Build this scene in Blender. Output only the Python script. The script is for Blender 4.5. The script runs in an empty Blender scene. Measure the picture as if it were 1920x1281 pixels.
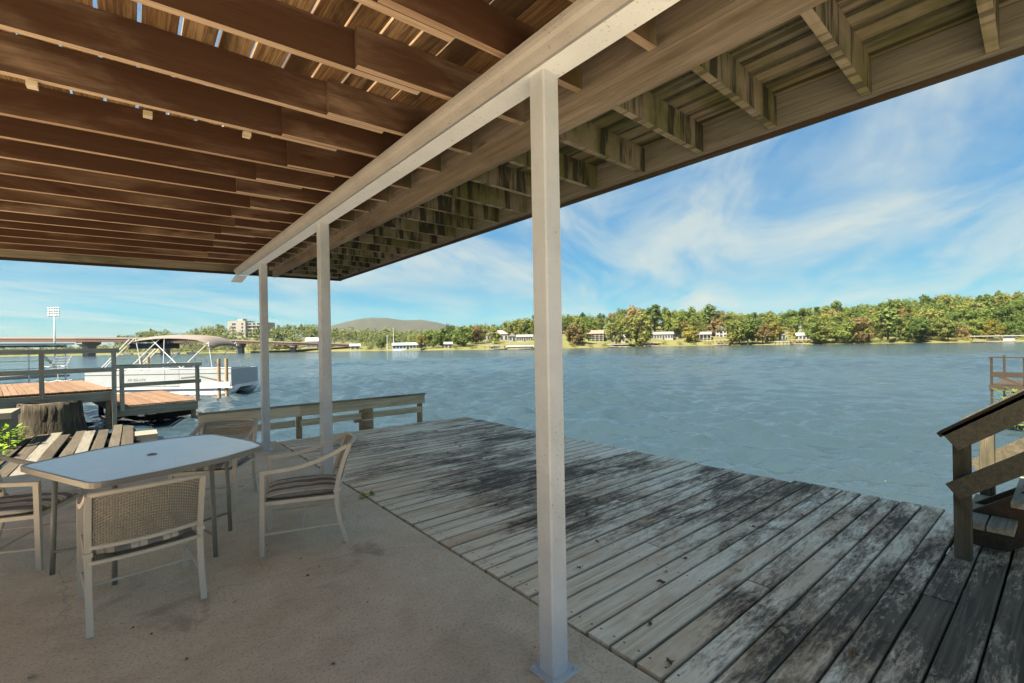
import bpy, math, random
from mathutils import Vector, Matrix
random.seed(7)
S = bpy.context.scene
COL = S.collection
R = math.radians

# ------------------------------------------------------------------ camera, sky, sun, exposure
F_PX, CX, CY, PH, EYE = 869.0, 960.0, 644.0, R(39.4), 1.6      # world: Y runs along the shore, X out over the lake
fw = Vector((math.sin(PH), math.cos(PH), 0)); rt = Vector((math.cos(PH), -math.sin(PH), 0)); up = Vector((0, 0, 1))
ROLL = R(1.0)
cam_d = bpy.data.cameras.new('camera'); cam = bpy.data.objects.new('camera', cam_d); COL.objects.link(cam)
M = Matrix((rt, up, -fw)).transposed() @ Matrix.Rotation(-ROLL, 3, 'Z')
cam.matrix_world = Matrix.Translation((0, 0, EYE)) @ M.to_4x4()
cam_d.sensor_width = 36; cam_d.lens = 36 * F_PX / 1920; cam_d.shift_y = (CY - 640.5) / 1920
cam_d.clip_start = 0.05; cam_d.clip_end = 9000
S.camera = cam
SUN_AZ = Vector((0.99, 0.10, 0)).normalized(); SUN_EL = R(54)
sd = SUN_AZ * math.cos(SUN_EL) + Vector((0, 0, -math.sin(SUN_EL)))
sun_d = bpy.data.lights.new('sun', 'SUN'); sun_d.energy = 2.6; sun_d.angle = R(0.55); sun_d.color = (1, 0.95, 0.87)
sun = bpy.data.objects.new('sun', sun_d); COL.objects.link(sun); sun.rotation_euler = sd.to_track_quat('-Z', 'Y').to_euler()
W = bpy.data.worlds.new('World'); S.world = W; W.use_nodes = True
S.view_settings.view_transform = 'Standard'; S.view_settings.look = 'None'; S.view_settings.exposure = 3.05
S.view_settings.gamma = 1
S.view_settings.use_white_balance = True; S.view_settings.white_balance_temperature = 8200     # set for the shade
try:
    S.cycles.use_denoising = True; S.cycles.max_bounces = 10; S.cycles.diffuse_bounces = 6; S.cycles.glossy_bounces = 4
    S.cycles.transparent_max_bounces = 12; S.cycles.sample_clamp_indirect = 6; S.cycles.sample_clamp_direct = 4
except Exception: pass

# ------------------------------------------------------------------ node helper
class NT:
    def __init__(s, tree): s.t = tree; s.n = tree.nodes; s.l = tree.links
    def a(s, typ, ins=None, **props):
        nd = s.n.new(typ)
        for k, v in props.items(): setattr(nd, k, v)
        for k, v in (ins or {}).items(): s.set(nd.inputs[k], v)
        return nd
    def set(s, sock, v):
        if isinstance(v, bpy.types.NodeSocket): s.l.new(v, sock)
        elif isinstance(v, bpy.types.Node): s.l.new(v.outputs[0], sock)
        else:
            if isinstance(v, tuple) and len(v) == 3 and sock.type == 'RGBA': v = v + (1,)
            sock.default_value = v
    def math(s, op, a, b=0.0, clamp=False):
        nd = s.a('ShaderNodeMath', {0: a, 1: b}, operation=op); nd.use_clamp = clamp; return nd.outputs[0]
    def mix(s, f, a, b, blend='MIX'):
        nd = s.a('ShaderNodeMix', data_type='RGBA', blend_type=blend); nd.clamp_factor = True
        s.set(nd.inputs[0], f); s.set(nd.inputs[6], a); s.set(nd.inputs[7], b); return nd.outputs[2]
    def ramp(s, f, stops):
        nd = s.a('ShaderNodeValToRGB', {0: f}); e = nd.color_ramp.elements
        while len(e) < len(stops): e.new(0.5)
        for el, (p, c) in zip(e, stops):
            el.position = p; el.color = c if len(c) == 4 else c + (1,)
        return nd.outputs[0]
    def rng(s, v, a, b, c=0.0, d=1.0, smooth=True):
        nd = s.a('ShaderNodeMapRange', {0: v, 1: a, 2: b, 3: c, 4: d}); nd.interpolation_type = 'SMOOTHSTEP' if smooth else 'LINEAR'
        return nd.outputs[0]
    def noise(s, vec, scale, detail=4, rough=0.55, dist=0.0):
        return s.a('ShaderNodeTexNoise', {'Vector': vec, 'Scale': scale, 'Detail': detail, 'Roughness': rough, 'Distortion': dist}).outputs[0]
    def vmul(s, vec, m, add=None):
        nd = s.a('ShaderNodeVectorMath', {0: vec, 1: m}, operation='MULTIPLY').outputs[0]
        if add is not None: nd = s.a('ShaderNodeVectorMath', {0: nd, 1: add}, operation='ADD').outputs[0]
        return nd
def new_mat(name):
    m = bpy.data.materials.new(name); m.use_nodes = True; m.node_tree.nodes.clear()
    t = NT(m.node_tree); out = t.a('ShaderNodeOutputMaterial'); b = t.a('ShaderNodeBsdfPrincipled')
    t.l.new(b.outputs[0], out.inputs[0]); return m, t, b, out
def bump(t, b, h, strength=0.4, dist=0.01):
    t.set(b.inputs['Normal'], t.a('ShaderNodeBump', {'Height': h, 'Strength': strength, 'Distance': dist}).outputs[0])
def objvec(t):
    tc = t.a('ShaderNodeTexCoord'); oi = t.a('ShaderNodeObjectInfo')
    off = t.a('ShaderNodeCombineXYZ', {0: t.math('MULTIPLY', oi.outputs['Random'], 37.0), 1: t.math('MULTIPLY', oi.outputs['Random'], 91.0), 2: t.math('MULTIPLY', oi.outputs['Random'], 53.0)})
    v = t.a('ShaderNodeVectorMath', {0: tc.outputs['Object'], 1: off.outputs[0]}, operation='ADD').outputs[0]
    return tc, oi, v
def pos(t): return t.a('ShaderNodeNewGeometry').outputs['Position']

# ------------------------------------------------------------------ world sky with thin cirrus
wt = NT(W.node_tree); W.node_tree.nodes.clear()
wo = wt.a('ShaderNodeOutputWorld'); bg = wt.a('ShaderNodeBackground'); wt.l.new(bg.outputs[0], wo.inputs[0])
sky = wt.a('ShaderNodeTexSky', sky_type='NISHITA'); sky.sun_disc = False; sky.sun_elevation = SUN_EL
sky.sun_rotation = math.atan2(-SUN_AZ.x, -SUN_AZ.y); sky.air_density = 1.0; sky.dust_density = 0.3; sky.ozone_density = 3.0
gen = wt.a('ShaderNodeTexCoord').outputs['Generated']
sp = wt.a('ShaderNodeSeparateXYZ', {0: gen})
den = wt.math('ADD', wt.math('MAXIMUM', sp.outputs[2], 0.0), 0.12)
u = wt.math('DIVIDE', sp.outputs[0], den); v = wt.math('DIVIDE', sp.outputs[1], den)
pl = wt.a('ShaderNodeCombineXYZ', {0: u, 1: v, 2: 0.0}).outputs[0]
pr = wt.a('ShaderNodeVectorRotate', {'Vector': pl, 'Angle': R(-32)}, rotation_type='Z_AXIS').outputs[0]
st = wt.vmul(pr, (0.55, 1.5, 1))
n1 = wt.noise(st, 0.9, 9, 0.62, 0.9); n2 = wt.noise(wt.vmul(pr, (0.22, 0.34, 1), (3.1, 1.7, 0)), 1.0, 4, 0.5, 0.4)
cl = wt.math('MULTIPLY', wt.rng(n1, 0.33, 0.70), wt.rng(n2, 0.26, 0.54))
n3 = wt.noise(wt.vmul(pr, (0.35, 0.6, 1), (8.3, 4.1, 0)), 1.0, 6, 0.55, 0.6)
cl = wt.math('ADD', wt.math('MULTIPLY', cl, 0.70), wt.rng(n3, 0.44, 0.70, 0.0, 0.36), True)
skg = wt.a('ShaderNodeGamma', {0: sky.outputs[0], 1: 0.38}).outputs[0]
skh = wt.a('ShaderNodeHueSaturation', {'Saturation': 2.3, 'Value': 1.0, 'Color': skg}).outputs[0]
skc = wt.mix(1.0, skh, (0.15, 0.65, 0.93), 'MULTIPLY')
cloudc = (1.30, 1.62, 1.80)
wt.set(bg.inputs[0], wt.mix(cl, skc, cloudc)); bg.inputs[1].default_value = 0.058

# ------------------------------------------------------------------ mesh helpers
class MB:
    def __init__(s): s.v = []; s.f = []
    def add(s, vs, fs):
        o = len(s.v); s.v += [tuple(q) for q in vs]; s.f += [tuple(i + o for i in f) for f in fs]; return s
    def box(s, x0, x1, y0, y1, z0, z1):
        return s.add([(x0, y0, z0), (x1, y0, z0), (x1, y1, z0), (x0, y1, z0), (x0, y0, z1), (x1, y0, z1), (x1, y1, z1), (x0, y1, z1)],
                     [(3, 2, 1, 0), (4, 5, 6, 7), (0, 1, 5, 4), (1, 2, 6, 5), (2, 3, 7, 6), (3, 0, 4, 7)])
    def prism(s, prof, x0, x1, axis='x'):
        n = len(prof); P = (lambda a, q: (a, q[0], q[1])) if axis == 'x' else ((lambda a, q: (q[0], a, q[1])) if axis == 'y' else (lambda a, q: (q[0], q[1], a)))
        s.add([P(x0, q) for q in prof] + [P(x1, q) for q in prof],
              [tuple(range(n))[::-1], tuple(range(n, 2 * n))] + [(i, (i + 1) % n, n + (i + 1) % n, n + i) for i in range(n)]); return s
    def tube(s, pts, r, n=8, sq=False, cap=True, flat=None):
        pts = [Vector(q) for q in pts]; N = len(pts); rings = []
        rr = r if isinstance(r, (list, tuple)) else [r] * N
        ref = None
        for i, q in enumerate(pts):
            d = (pts[min(i + 1, N - 1)] - pts[max(i - 1, 0)]).normalized()
            if ref is None:
                ref = Vector((0, 0, 1)) if abs(d.z) < 0.9 else Vector((1, 0, 0))
                if flat is not None: ref = Vector(flat)
            a = (ref - d * ref.dot(d)).normalized(); b = d.cross(a); ref = a
            ring = []
            for k in range(4 if sq else n):
                t = (k + 0.5) * math.pi / 2 if sq else 2 * math.pi * k / n
                w = rr[i] * (1.414 if sq else 1)
                ring.append(q + a * math.cos(t) * w + b * math.sin(t) * w)
            rings.append(ring)
        m = len(rings[0]); vs = [q for g in rings for q in g]; fs = []
        for i in range(N - 1):
            for k in range(m): fs.append((i * m + k, i * m + (k + 1) % m, (i + 1) * m + (k + 1) % m, (i + 1) * m + k))
        if cap: fs += [tuple(range(m))[::-1], tuple(range((N - 1) * m, N * m))]
        return s.add(vs, fs)
    def bar(s, a, b, w, h, upv=(0, 0, 1)):
        a, b = Vector(a), Vector(b); d = (b - a).normalized(); u = Vector(upv); u = (u - d * u.dot(d)).normalized(); c = d.cross(u)
        vs = [q + c * (w / 2 * i) + u * (h / 2 * j) for q in (a, b) for i, j in ((-1, -1), (1, -1), (1, 1), (-1, 1))]
        return s.add(vs, [(3, 2, 1, 0), (4, 5, 6, 7), (0, 1, 5, 4), (1, 2, 6, 5), (2, 3, 7, 6), (3, 0, 4, 7)])
    def build(s, name, mat, parent=None, smooth=False, loc=None, rot=None):
        me = bpy.data.meshes.new(name); me.from_pydata(s.v, [], s.f); me.validate(); me.update()
        if smooth: me.polygons.foreach_set('use_smooth', [True] * len(me.polygons))
        me.materials.append(mat); return link(name, me, parent, loc, rot)
def link(name, me, parent=None, loc=None, rot=None):
    o = bpy.data.objects.new(name, me); COL.objects.link(o)
    if parent is not None: o.parent = parent
    if loc is not None: o.location = loc
    if rot is not None: o.rotation_euler = rot
    return o
def tag(o, label, cat, group=None):
    o['label'] = label; o['category'] = cat
    if group: o['group'] = group
    return o
def thing(name, label, cat, loc=(0, 0, 0), rz=0, group=None):
    return tag(link(name, None, None, loc, (0, 0, rz)), label, cat, group)
def struct(o): o['kind'] = 'structure'; return o
def copy_tree(o, parent=None):
    c = o.copy(); COL.objects.link(c); c.parent = parent
    for ch in list(o.children): copy_tree(ch, c)
    return c
def board(name, mat, parent, a, b, w, h, jitter=0.0, c=0.004, rnd=random):
    """plank from a to b (centre line of its top face), w wide, h thick, chamfered; local X runs along the grain"""
    a, b = Vector(a), Vector(b); L = (b - a).length; d = (b - a).normalized()
    u = Vector((0, 0, 1)) if abs(d.z) < 0.9 else Vector((0, 1, 0)); u = (u - d * u.dot(d)).normalized(); sd_ = u.cross(d)
    if abs(d.z) > 0.9: a = a + u * (h / 2)
    mb = MB(); n = max(1, int(L / 0.5)) if jitter else 1
    prof = [(-w / 2, -h), (w / 2, -h), (w / 2, -c), (w / 2 - c, 0), (-w / 2 + c, 0), (-w / 2, -c)]
    rows = []; ph = rnd.uniform(0, 9)
    for i in range(n + 1):
        x = L * i / n; dy = jitter * math.sin(ph + x * 1.3); dz = jitter * 0.6 * math.sin(ph * 2 + x * 1.7)
        rows.append([(x, p[0] + dy, p[1] + dz) for p in prof])
    vs = [q for r_ in rows for q in r_]; m = 6; fs = [tuple(range(m))[::-1], tuple(range(n * m, n * m + m))]
    for i in range(n):
        for k in range(m): fs.append((i * m + k, i * m + (k + 1) % m, (i + 1) * m + (k + 1) % m, (i + 1) * m + k))
    mb.add(vs, fs)
    o = mb.build(name, mat, parent); o.matrix_local = Matrix.Translation(a) @ Matrix((d, sd_, u)).transposed().to_4x4()
    return o
def ray(X, Y):
    dx, dy = X - CX, Y - CY; c, s_ = math.cos(ROLL), math.sin(ROLL)
    return fw + rt * ((c * dx - s_ * dy) / F_PX) - up * ((s_ * dx + c * dy) / F_PX)
def hor(X): return CY - math.tan(ROLL) * (X - CX)
def at(X, Y, d): return Vector((0, 0, EYE)) + ray(X, Y) * d      # the place at depth d (metres) behind a point of the photo

# ------------------------------------------------------------------ materials
def wood(name, cols, stain_shade=(0.03, 0.022, 0.016), s_lo=0.52, s_hi=0.7, s_amt=0.8, rough=0.85, grain=0.5, algae=False, bmp=0.35, side_shade=0.0, edge_amt=0.0):
    m, t, b, _ = new_mat(name); tc, oi, v = objvec(t)
    g = t.noise(t.vmul(v, (0.9, 26, 26)), 1.0, 6, 0.65, 1.2)
    f = t.noise(t.vmul(v, (3, 90, 90)), 1.0, 3, 0.6)
    base = t.ramp(t.math('ADD', t.math('MULTIPLY', g, 0.75), t.math('MULTIPLY', oi.outputs['Random'], 0.28)), [(0.3, cols[0]), (0.52, cols[1]), (0.75, cols[2])])
    base = t.mix(t.math('MULTIPLY', t.rng(f, 0.45, 0.65), grain), base, cols[0])
    st_ = t.noise(t.vmul(v, (0.8, 3.0, 3.0)), 1.0, 6, 0.6, 0.4)
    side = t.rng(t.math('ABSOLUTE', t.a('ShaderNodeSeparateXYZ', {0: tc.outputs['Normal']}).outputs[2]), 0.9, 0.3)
    col = t.mix(t.math('MULTIPLY', t.math('MULTIPLY', t.rng(st_, s_lo, s_hi), s_amt), t.math('ADD', t.math('MULTIPLY', side, side_shade), 1.0 - side_shade)), base, stain_shade)  # optional: shade painted on vertical faces along with stain, undersides left pale
    kn = t.a('ShaderNodeTexVoronoi', {'Vector': t.vmul(v, (1.1, 4.2, 4.2)), 'Scale': 1.0, 'Randomness': 1.0}).outputs['Distance']
    col = t.mix(t.rng(kn, 0.10, 0.04, 0, 0.8), col, stain_shade)
    if algae:
        p = pos(t); sx = t.a('ShaderNodeSeparateXYZ', {0: p}).outputs[0]
        streak = t.noise(t.vmul(p, (8, 8, 0.9)), 1.0, 5, 0.65)
        gr = t.noise(p, 2.3, 4, 0.6)
        wet = t.rng(sx, 1.75, 2.15)
        col = t.mix(t.math('MULTIPLY', wet, 0.75), col, t.mix(t.rng(gr, 0.38, 0.62), (0.20, 0.195, 0.155), (0.095, 0.12, 0.05)))
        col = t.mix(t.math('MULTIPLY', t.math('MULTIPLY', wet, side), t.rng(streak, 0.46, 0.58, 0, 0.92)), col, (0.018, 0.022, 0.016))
        lines = t.noise(t.vmul(p, (11, 0.5, 1)), 1.0, 4, 0.6); ey = t.math('ABSOLUTE', t.a('ShaderNodeSeparateXYZ', {0: tc.outputs['Object']}).outputs[1])
        flat = t.math('MULTIPLY', wet, t.math('SUBTRACT', 1.0, side)); edge = t.math('ADD', t.rng(lines, 0.46, 0.6, 0, 0.75), t.rng(ey, 0.050, 0.074, 0, edge_amt))
        col = t.mix(t.math('MULTIPLY', flat, edge, True), col, (0.035, 0.035, 0.024))
    t.set(b.inputs['Base Color'], col); b.inputs['Roughness'].default_value = rough; b.inputs['Specular IOR Level'].default_value = 0.25
    bump(t, b, t.math('ADD', g, t.math('MULTIPLY', f, 0.5)), bmp, 0.006); return m
def paint(name, col, rough=0.5, spots=0.0, spotc=(0.12, 0.08, 0.05), metal=0.0, var=0.12, spotscale=26):
    m, t, b, _ = new_mat(name); tc, oi, v = objvec(t)
    n = t.noise(v, 3.0, 6, 0.6); c = t.mix(t.rng(n, 0.35, 0.7, 0, var * 2), col, tuple(q * 0.62 for q in col))
    if spots:
        n2 = t.noise(v, spotscale, 3, 0.5); n3 = t.noise(v, 2.2, 3, 0.5)
        c = t.mix(t.math('MULTIPLY', t.rng(n2, 0.64, 0.70), t.rng(n3, 0.4, 0.6, 0.3 * spots, spots)), c, spotc)
    t.set(b.inputs['Base Color'], c); b.inputs['Roughness'].default_value = rough; b.inputs['Metallic'].default_value = metal
    bump(t, b, n, 0.08, 0.01); return m
MT = {}
MT['deck_joist'] = wood('brown_joist_wood', ((0.26, 0.165, 0.11), (0.44, 0.315, 0.225), (0.55, 0.43, 0.33)), stain_shade=(0.05, 0.019, 0.009), s_lo=0.05, s_hi=0.55, s_amt=0.95, algae=True, side_shade=0.97)  # joist sides darkened by painted shade over real staining, undersides kept light
MT['deck_over'] = wood('overhead_board_wood', ((0.10, 0.05, 0.025), (0.27, 0.165, 0.085), (0.40, 0.28, 0.17)), stain_shade=(0.035, 0.02, 0.012), s_lo=0.48, s_hi=0.62, grain=0.8, algae=True, edge_amt=0.9)
MT['beam_wood'] = wood('beam_wood', ((0.14, 0.115, 0.09), (0.235, 0.20, 0.17), (0.33, 0.295, 0.255)), stain_shade=(0.08, 0.065, 0.035), s_lo=0.5, s_hi=0.75, s_amt=0.6)
MT['rim_wood'] = wood('rim_wood', ((0.07, 0.07, 0.06), (0.115, 0.115, 0.10), (0.17, 0.165, 0.14)), s_amt=0.8)
MT['grey_wood'] = wood('weathered_grey_wood', ((0.17, 0.15, 0.11), (0.30, 0.28, 0.22), (0.44, 0.42, 0.35)), stain_shade=(0.05, 0.055, 0.03), s_amt=0.7)
MT['pale_wood'] = wood('pale_rail_wood', ((0.40, 0.34, 0.23), (0.58, 0.52, 0.39), (0.68, 0.63, 0.51)), stain_shade=(0.16, 0.14, 0.06), s_amt=0.5)
MT['tan_wood'] = wood('sunlit_tan_boards', ((0.10, 0.058, 0.036), (0.155, 0.098, 0.065), (0.20, 0.135, 0.095)), stain_shade=(0.07, 0.04, 0.024), s_amt=0.5)
MT['stair_wood'] = wood('stair_wood', ((0.055, 0.05, 0.036), (0.105, 0.097, 0.07), (0.16, 0.148, 0.11)), stain_shade=(0.025, 0.026, 0.015), s_amt=0.8)
MT['walk_wood'] = wood('wet_boardwalk_wood', ((0.028, 0.024, 0.018), (0.055, 0.048, 0.037), (0.09, 0.08, 0.063)), s_amt=0.8)
MT['boat_white'] = paint('faded_white_gelcoat', (0.28, 0.32, 0.35), 0.4, var=0.1)
MT['dark_wood'] = wood('dark_wet_wood', ((0.025, 0.02, 0.015), (0.05, 0.04, 0.03), (0.08, 0.065, 0.045)), s_amt=0.5)
MT['log_wood'] = wood('piling_wood', ((0.14, 0.09, 0.05), (0.28, 0.20, 0.12), (0.40, 0.31, 0.2)), s_amt=0.7)
MT['bark'] = wood('bark', ((0.05, 0.04, 0.03), (0.10, 0.08, 0.06), (0.17, 0.14, 0.11)), s_amt=0.6, bmp=0.9)
def m_stump():
    m, t, b, _ = new_mat('old_stump_bark'); p = pos(t); st_ = t.noise(t.vmul(p, (9, 9, 0.9)), 1.0, 6, 0.65, 0.5); n = t.noise(p, 2.2, 5, 0.6)
    c = t.ramp(st_, [(0.36, (0.012, 0.01, 0.007)), (0.52, (0.04, 0.033, 0.023)), (0.7, (0.12, 0.10, 0.068))]); c = t.mix(t.rng(n, 0.5, 0.7, 0, 0.5), c, (0.05, 0.06, 0.025))
    t.set(b.inputs['Base Color'], c); b.inputs['Roughness'].default_value = 0.95; bump(t, b, st_, 1.0, 0.06); return m
MT['stump'] = m_stump()
MT['steel'] = paint('cream_painted_steel', (0.50, 0.545, 0.59), 0.5, spots=0.6, spotscale=95, var=0.25)
MT['gutter'] = paint('tan_painted_steel', (0.38, 0.365, 0.355), 0.5, spots=0.7, spotscale=70, var=0.2)
MT['flange'] = paint('white_flange_paint', (0.78, 0.83, 0.88), 0.5, spots=0.6, spotscale=70)
MT['chair_metal'] = paint('taupe_powder_coat', (0.54, 0.49, 0.42), 0.45)
MT['table_metal'] = paint('grey_green_table_metal', (0.22, 0.22, 0.19), 0.45)
MT['table_rim'] = paint('taupe_table_rim', (0.34, 0.31, 0.26), 0.4)
MT['white'] = paint('white_paint', (0.42, 0.435, 0.45), 0.5, var=0.08)
MT['alu'] = paint('pale_aluminium', (0.66, 0.68, 0.70), 0.35, metal=0.3, var=0.05)
MT['canvas'] = paint('taupe_canvas', (0.13, 0.12, 0.115), 0.9)
MT['canvas_dark'] = paint('navy_canvas', (0.04, 0.05, 0.07), 0.9)
MT['black'] = paint('black_parts', (0.02, 0.02, 0.022), 0.5)
MT['concrete_grey'] = paint('bridge_concrete', (0.28, 0.25, 0.22), 0.9)
MT['girder'] = paint('rust_brown_girder', (0.12, 0.06, 0.047), 0.7)
MT['roof_grey'] = paint('grey_shingles', (0.17, 0.17, 0.175), 0.9, spots=0.4)
MT['roof_brown'] = paint('brown_shingles', (0.20, 0.14, 0.11), 0.9, spots=0.4)
MT['roof_metal'] = paint('blue_grey_roof_metal', (0.42, 0.48, 0.54), 0.5)
MT['wall_white'] = paint('white_siding', (0.25, 0.25, 0.245), 0.8)
MT['wall_beige'] = paint('beige_siding', (0.30, 0.26, 0.20), 0.8)
MT['wall_red'] = paint('dark_red_brick', (0.22, 0.09, 0.07), 0.85)
MT['wall_brown'] = paint('brown_siding', (0.27, 0.16, 0.12), 0.85)
MT['glass'] = paint('dark_window_glass', (0.03, 0.04, 0.05), 0.08, var=0.0)
MT['rope'] = paint('pale_rope', (0.55, 0.50, 0.40), 0.9)
MT['stone'] = paint('grey_stone', (0.17, 0.155, 0.13), 0.95, spots=0.7, spotc=(0.10, 0.09, 0.05), spotscale=9)
MT['leafdead'] = paint('dead_leaf', (0.20, 0.10, 0.055), 0.9)
MT['leafpale'] = paint('pale_dead_leaf', (0.46, 0.36, 0.24), 0.9)

def m_dock():
    m, t, b, _ = new_mat('bleached_dock_wood'); tc, oi, v = objvec(t); p = pos(t)
    g = t.noise(t.vmul(v, (0.8, 24, 24)), 1.0, 7, 0.66, 1.3); f = t.noise(t.vmul(v, (4, 120, 60)), 1.0, 3, 0.6)
    base = t.ramp(t.math('ADD', t.math('MULTIPLY', g, 0.78), t.math('MULTIPLY', oi.outputs['Random'], 0.17)),
                  [(0.24, (0.46, 0.36, 0.24)), (0.38, (0.74, 0.63, 0.47)), (0.55, (0.87, 0.78, 0.62)), (0.78, (0.90, 0.83, 0.70))])
    base = t.mix(t.rng(f, 0.54, 0.68, 0, 0.45), base, (0.22, 0.17, 0.12))
    s3 = t.a('ShaderNodeSeparateXYZ', {0: p}); X, Y = s3.outputs[0], s3.outputs[1]
    big = t.noise(t.vmul(p, (0.42, 0.75, 1)), 1.0, 3, 0.5, 0.3)
    mid = t.noise(t.vmul(v, (1.3, 5.0, 1)), 1.0, 7, 0.72, 0.6)
    fine = t.noise(t.vmul(v, (9, 40, 20)), 1.0, 6, 0.75, 0.5)
    s = t.math('ADD', t.math('ADD', t.math('MULTIPLY', big, 0.40), 0.083), t.math('ADD', t.math('MULTIPLY', mid, 0.48), t.math('MULTIPLY', fine, 0.34)))
    s = t.math('ADD', s, t.rng(Y, 1.6, 0.35, 0, 0.062))          # mould is heaviest by the stairs, thin along the slab
    s = t.math('SUBTRACT', s, t.rng(X, 3.0, 2.0, 0, 0.08))
    warm = t.noise(t.vmul(v, (0.9, 1.8, 1), (5, 2, 0)), 1.0, 5, 0.65)
    base = t.mix(t.rng(warm, 0.48, 0.64, 0, 0.65), base, (0.60, 0.41, 0.26))
    col = t.mix(t.rng(s, 0.635, 0.735, 0, 0.78), base, (0.22, 0.145, 0.088))
    col = t.mix(t.rng(s, 0.715, 0.775, 0, 0.88), col, t.mix(t.rng(g, 0.40, 0.62), (0.03, 0.024, 0.017), (0.11, 0.085, 0.06)))
    dx = t.math('ABSOLUTE', t.math('SUBTRACT', t.math('FRACT', t.math('DIVIDE', t.math('SUBTRACT', X, 1.55), 0.9)), 0.5)); ly = t.a('ShaderNodeSeparateXYZ', {0: tc.outputs['Object']}).outputs[1]
    dy = t.math('SUBTRACT', t.math('ABSOLUTE', ly), 0.045); r2 = t.math('ADD', t.math('POWER', t.math('MULTIPLY', dx, 0.9), 2.0), t.math('POWER', dy, 2.0))
    col = t.mix(t.rng(r2, 0.00007, 0.00003, 0, 0.85), col, (0.05, 0.035, 0.025))     # nail heads over the joists
    ed = t.rng(t.math('ABSOLUTE', ly), 0.060, 0.074, 0, 0.6); col = t.mix(ed, col, (0.13, 0.10, 0.07))
    t.set(b.inputs['Base Color'], col); b.inputs['Roughness'].default_value = 0.8; b.inputs['Specular IOR Level'].default_value = 0.3
    bump(t, b, t.math('ADD', g, t.math('MULTIPLY', fine, 0.8)), 0.7, 0.008); return m
MT['dock'] = m_dock()
def m_concrete():
    m, t, b, _ = new_mat('sandy_concrete'); p = pos(t)
    a = t.noise(p, 0.8, 6, 0.62, 0.3); c = t.noise(p, 3.4, 6, 0.65, 0.4); d = t.noise(p, 55, 4, 0.7); e = t.noise(p, 190, 2, 0.6)
    col = t.ramp(t.math('ADD', t.math('MULTIPLY', a, 0.6), t.math('MULTIPLY', c, 0.4)), [(0.33, (0.47, 0.375, 0.265)), (0.5, (0.66, 0.555, 0.415)), (0.65, (0.76, 0.66, 0.52))])
    col = t.mix(t.rng(d, 0.50, 0.66, 0, 0.5), col, (0.24, 0.185, 0.125))
    col = t.mix(t.rng(e, 0.56, 0.68, 0, 0.6), col, (0.13, 0.10, 0.07))
    col = t.mix(t.rng(t.noise(t.vmul(p, (1, 1, 1), (7, 3, 0)), 1.6, 5, 0.6, 0.6), 0.58, 0.72, 0, 0.5), col, (0.20, 0.155, 0.11))
    vo = t.a('ShaderNodeTexVoronoi', {'Vector': t.a('ShaderNodeVectorMath', {0: p, 1: t.vmul(t.a('ShaderNodeTexNoise', {'Vector': p, 'Scale': 2.0, 'Detail': 5.0}).outputs[1], (0.5, 0.5, 0))}, operation='ADD').outputs[0], 'Scale': 0.45}, feature='DISTANCE_TO_EDGE').outputs[0]
    col = t.mix(t.rng(vo, 0.004, 0.0, 0, 0.22), col, (0.10, 0.08, 0.06))
    t.set(b.inputs['Base Color'], col); b.inputs['Roughness'].default_value = 0.85
    bump(t, b, t.math('ADD', d, t.math('MULTIPLY', e, 0.6)), 0.35, 0.004); return m
MT['concrete'] = m_concrete()
def m_water():
    m, t, b, _ = new_mat('lake_water'); p = pos(t)
    pr_ = t.a('ShaderNodeVectorRotate', {'Vector': p, 'Angle': R(28)}, rotation_type='Z_AXIS').outputs[0]
    w1 = t.noise(t.vmul(pr_, (0.5, 1.25, 1)), 1.0, 5, 0.6, 0.5); w2 = t.noise(t.vmul(pr_, (2.2, 4.6, 1)), 1.0, 4, 0.6, 0.4); w3 = t.noise(t.vmul(pr_, (0.05, 0.11, 1)), 1.0, 3, 0.5)
    h = t.math('ADD', t.math('MULTIPLY', w1, 0.6), t.math('MULTIPLY', w2, 0.25)); h = t.math('MULTIPLY', h, t.rng(w3, 0.3, 0.65, 0.6, 1.1))
    bump(t, b, h, 1.0, 0.2)
    t.set(b.inputs['Base Color'], t.mix(w3, (0.017, 0.037, 0.054), (0.024, 0.043, 0.056))); b.inputs['Roughness'].default_value = 0.11; b.inputs['IOR'].default_value = 1.333
    return m
MT['water'] = m_water()
def m_leaf(name, stops, trans=0.25):
    m, t, b, out = new_mat(name); tc, oi, v = objvec(t)
    n = t.noise(tc.outputs['Object'], 9.0, 3, 0.6)
    col = t.ramp(t.math('ADD', t.math('MULTIPLY', n, 0.55), t.math('MULTIPLY', oi.outputs['Random'], 0.5)), stops)
    t.set(b.inputs['Base Color'], col); b.inputs['Roughness'].default_value = 0.75; b.inputs['Specular IOR Level'].default_value = 0.2
    tr = t.a('ShaderNodeBsdfTranslucent', {0: col}); mx = t.a('ShaderNodeMixShader', {0: trans}); t.l.new(b.outputs[0], mx.inputs[1]); t.l.new(tr.outputs[0], mx.inputs[2]); t.l.new(mx.outputs[0], out.inputs[0])
    return m
MT['lf_green'] = m_leaf('green_leaves', [(0.25, (0.04, 0.075, 0.018)), (0.55, (0.08, 0.13, 0.03)), (0.85, (0.145, 0.19, 0.045))])
MT['lf_olive'] = m_leaf('olive_leaves', [(0.25, (0.075, 0.10, 0.026)), (0.55, (0.125, 0.152, 0.04)), (0.85, (0.18, 0.20, 0.06))])
MT['lf_yellow'] = m_leaf('yellow_leaves', [(0.25, (0.13, 0.12, 0.025)), (0.55, (0.18, 0.165, 0.035)), (0.85, (0.23, 0.20, 0.05))])
MT['lf_rust'] = m_leaf('rust_leaves', [(0.25, (0.11, 0.085, 0.035)), (0.55, (0.165, 0.125, 0.055)), (0.85, (0.21, 0.165, 0.08))])
MT['lf_pine'] = m_leaf('pine_needles', [(0.25, (0.03, 0.06, 0.018)), (0.55, (0.06, 0.10, 0.026)), (0.85, (0.10, 0.135, 0.04))], 0.12)
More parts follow.
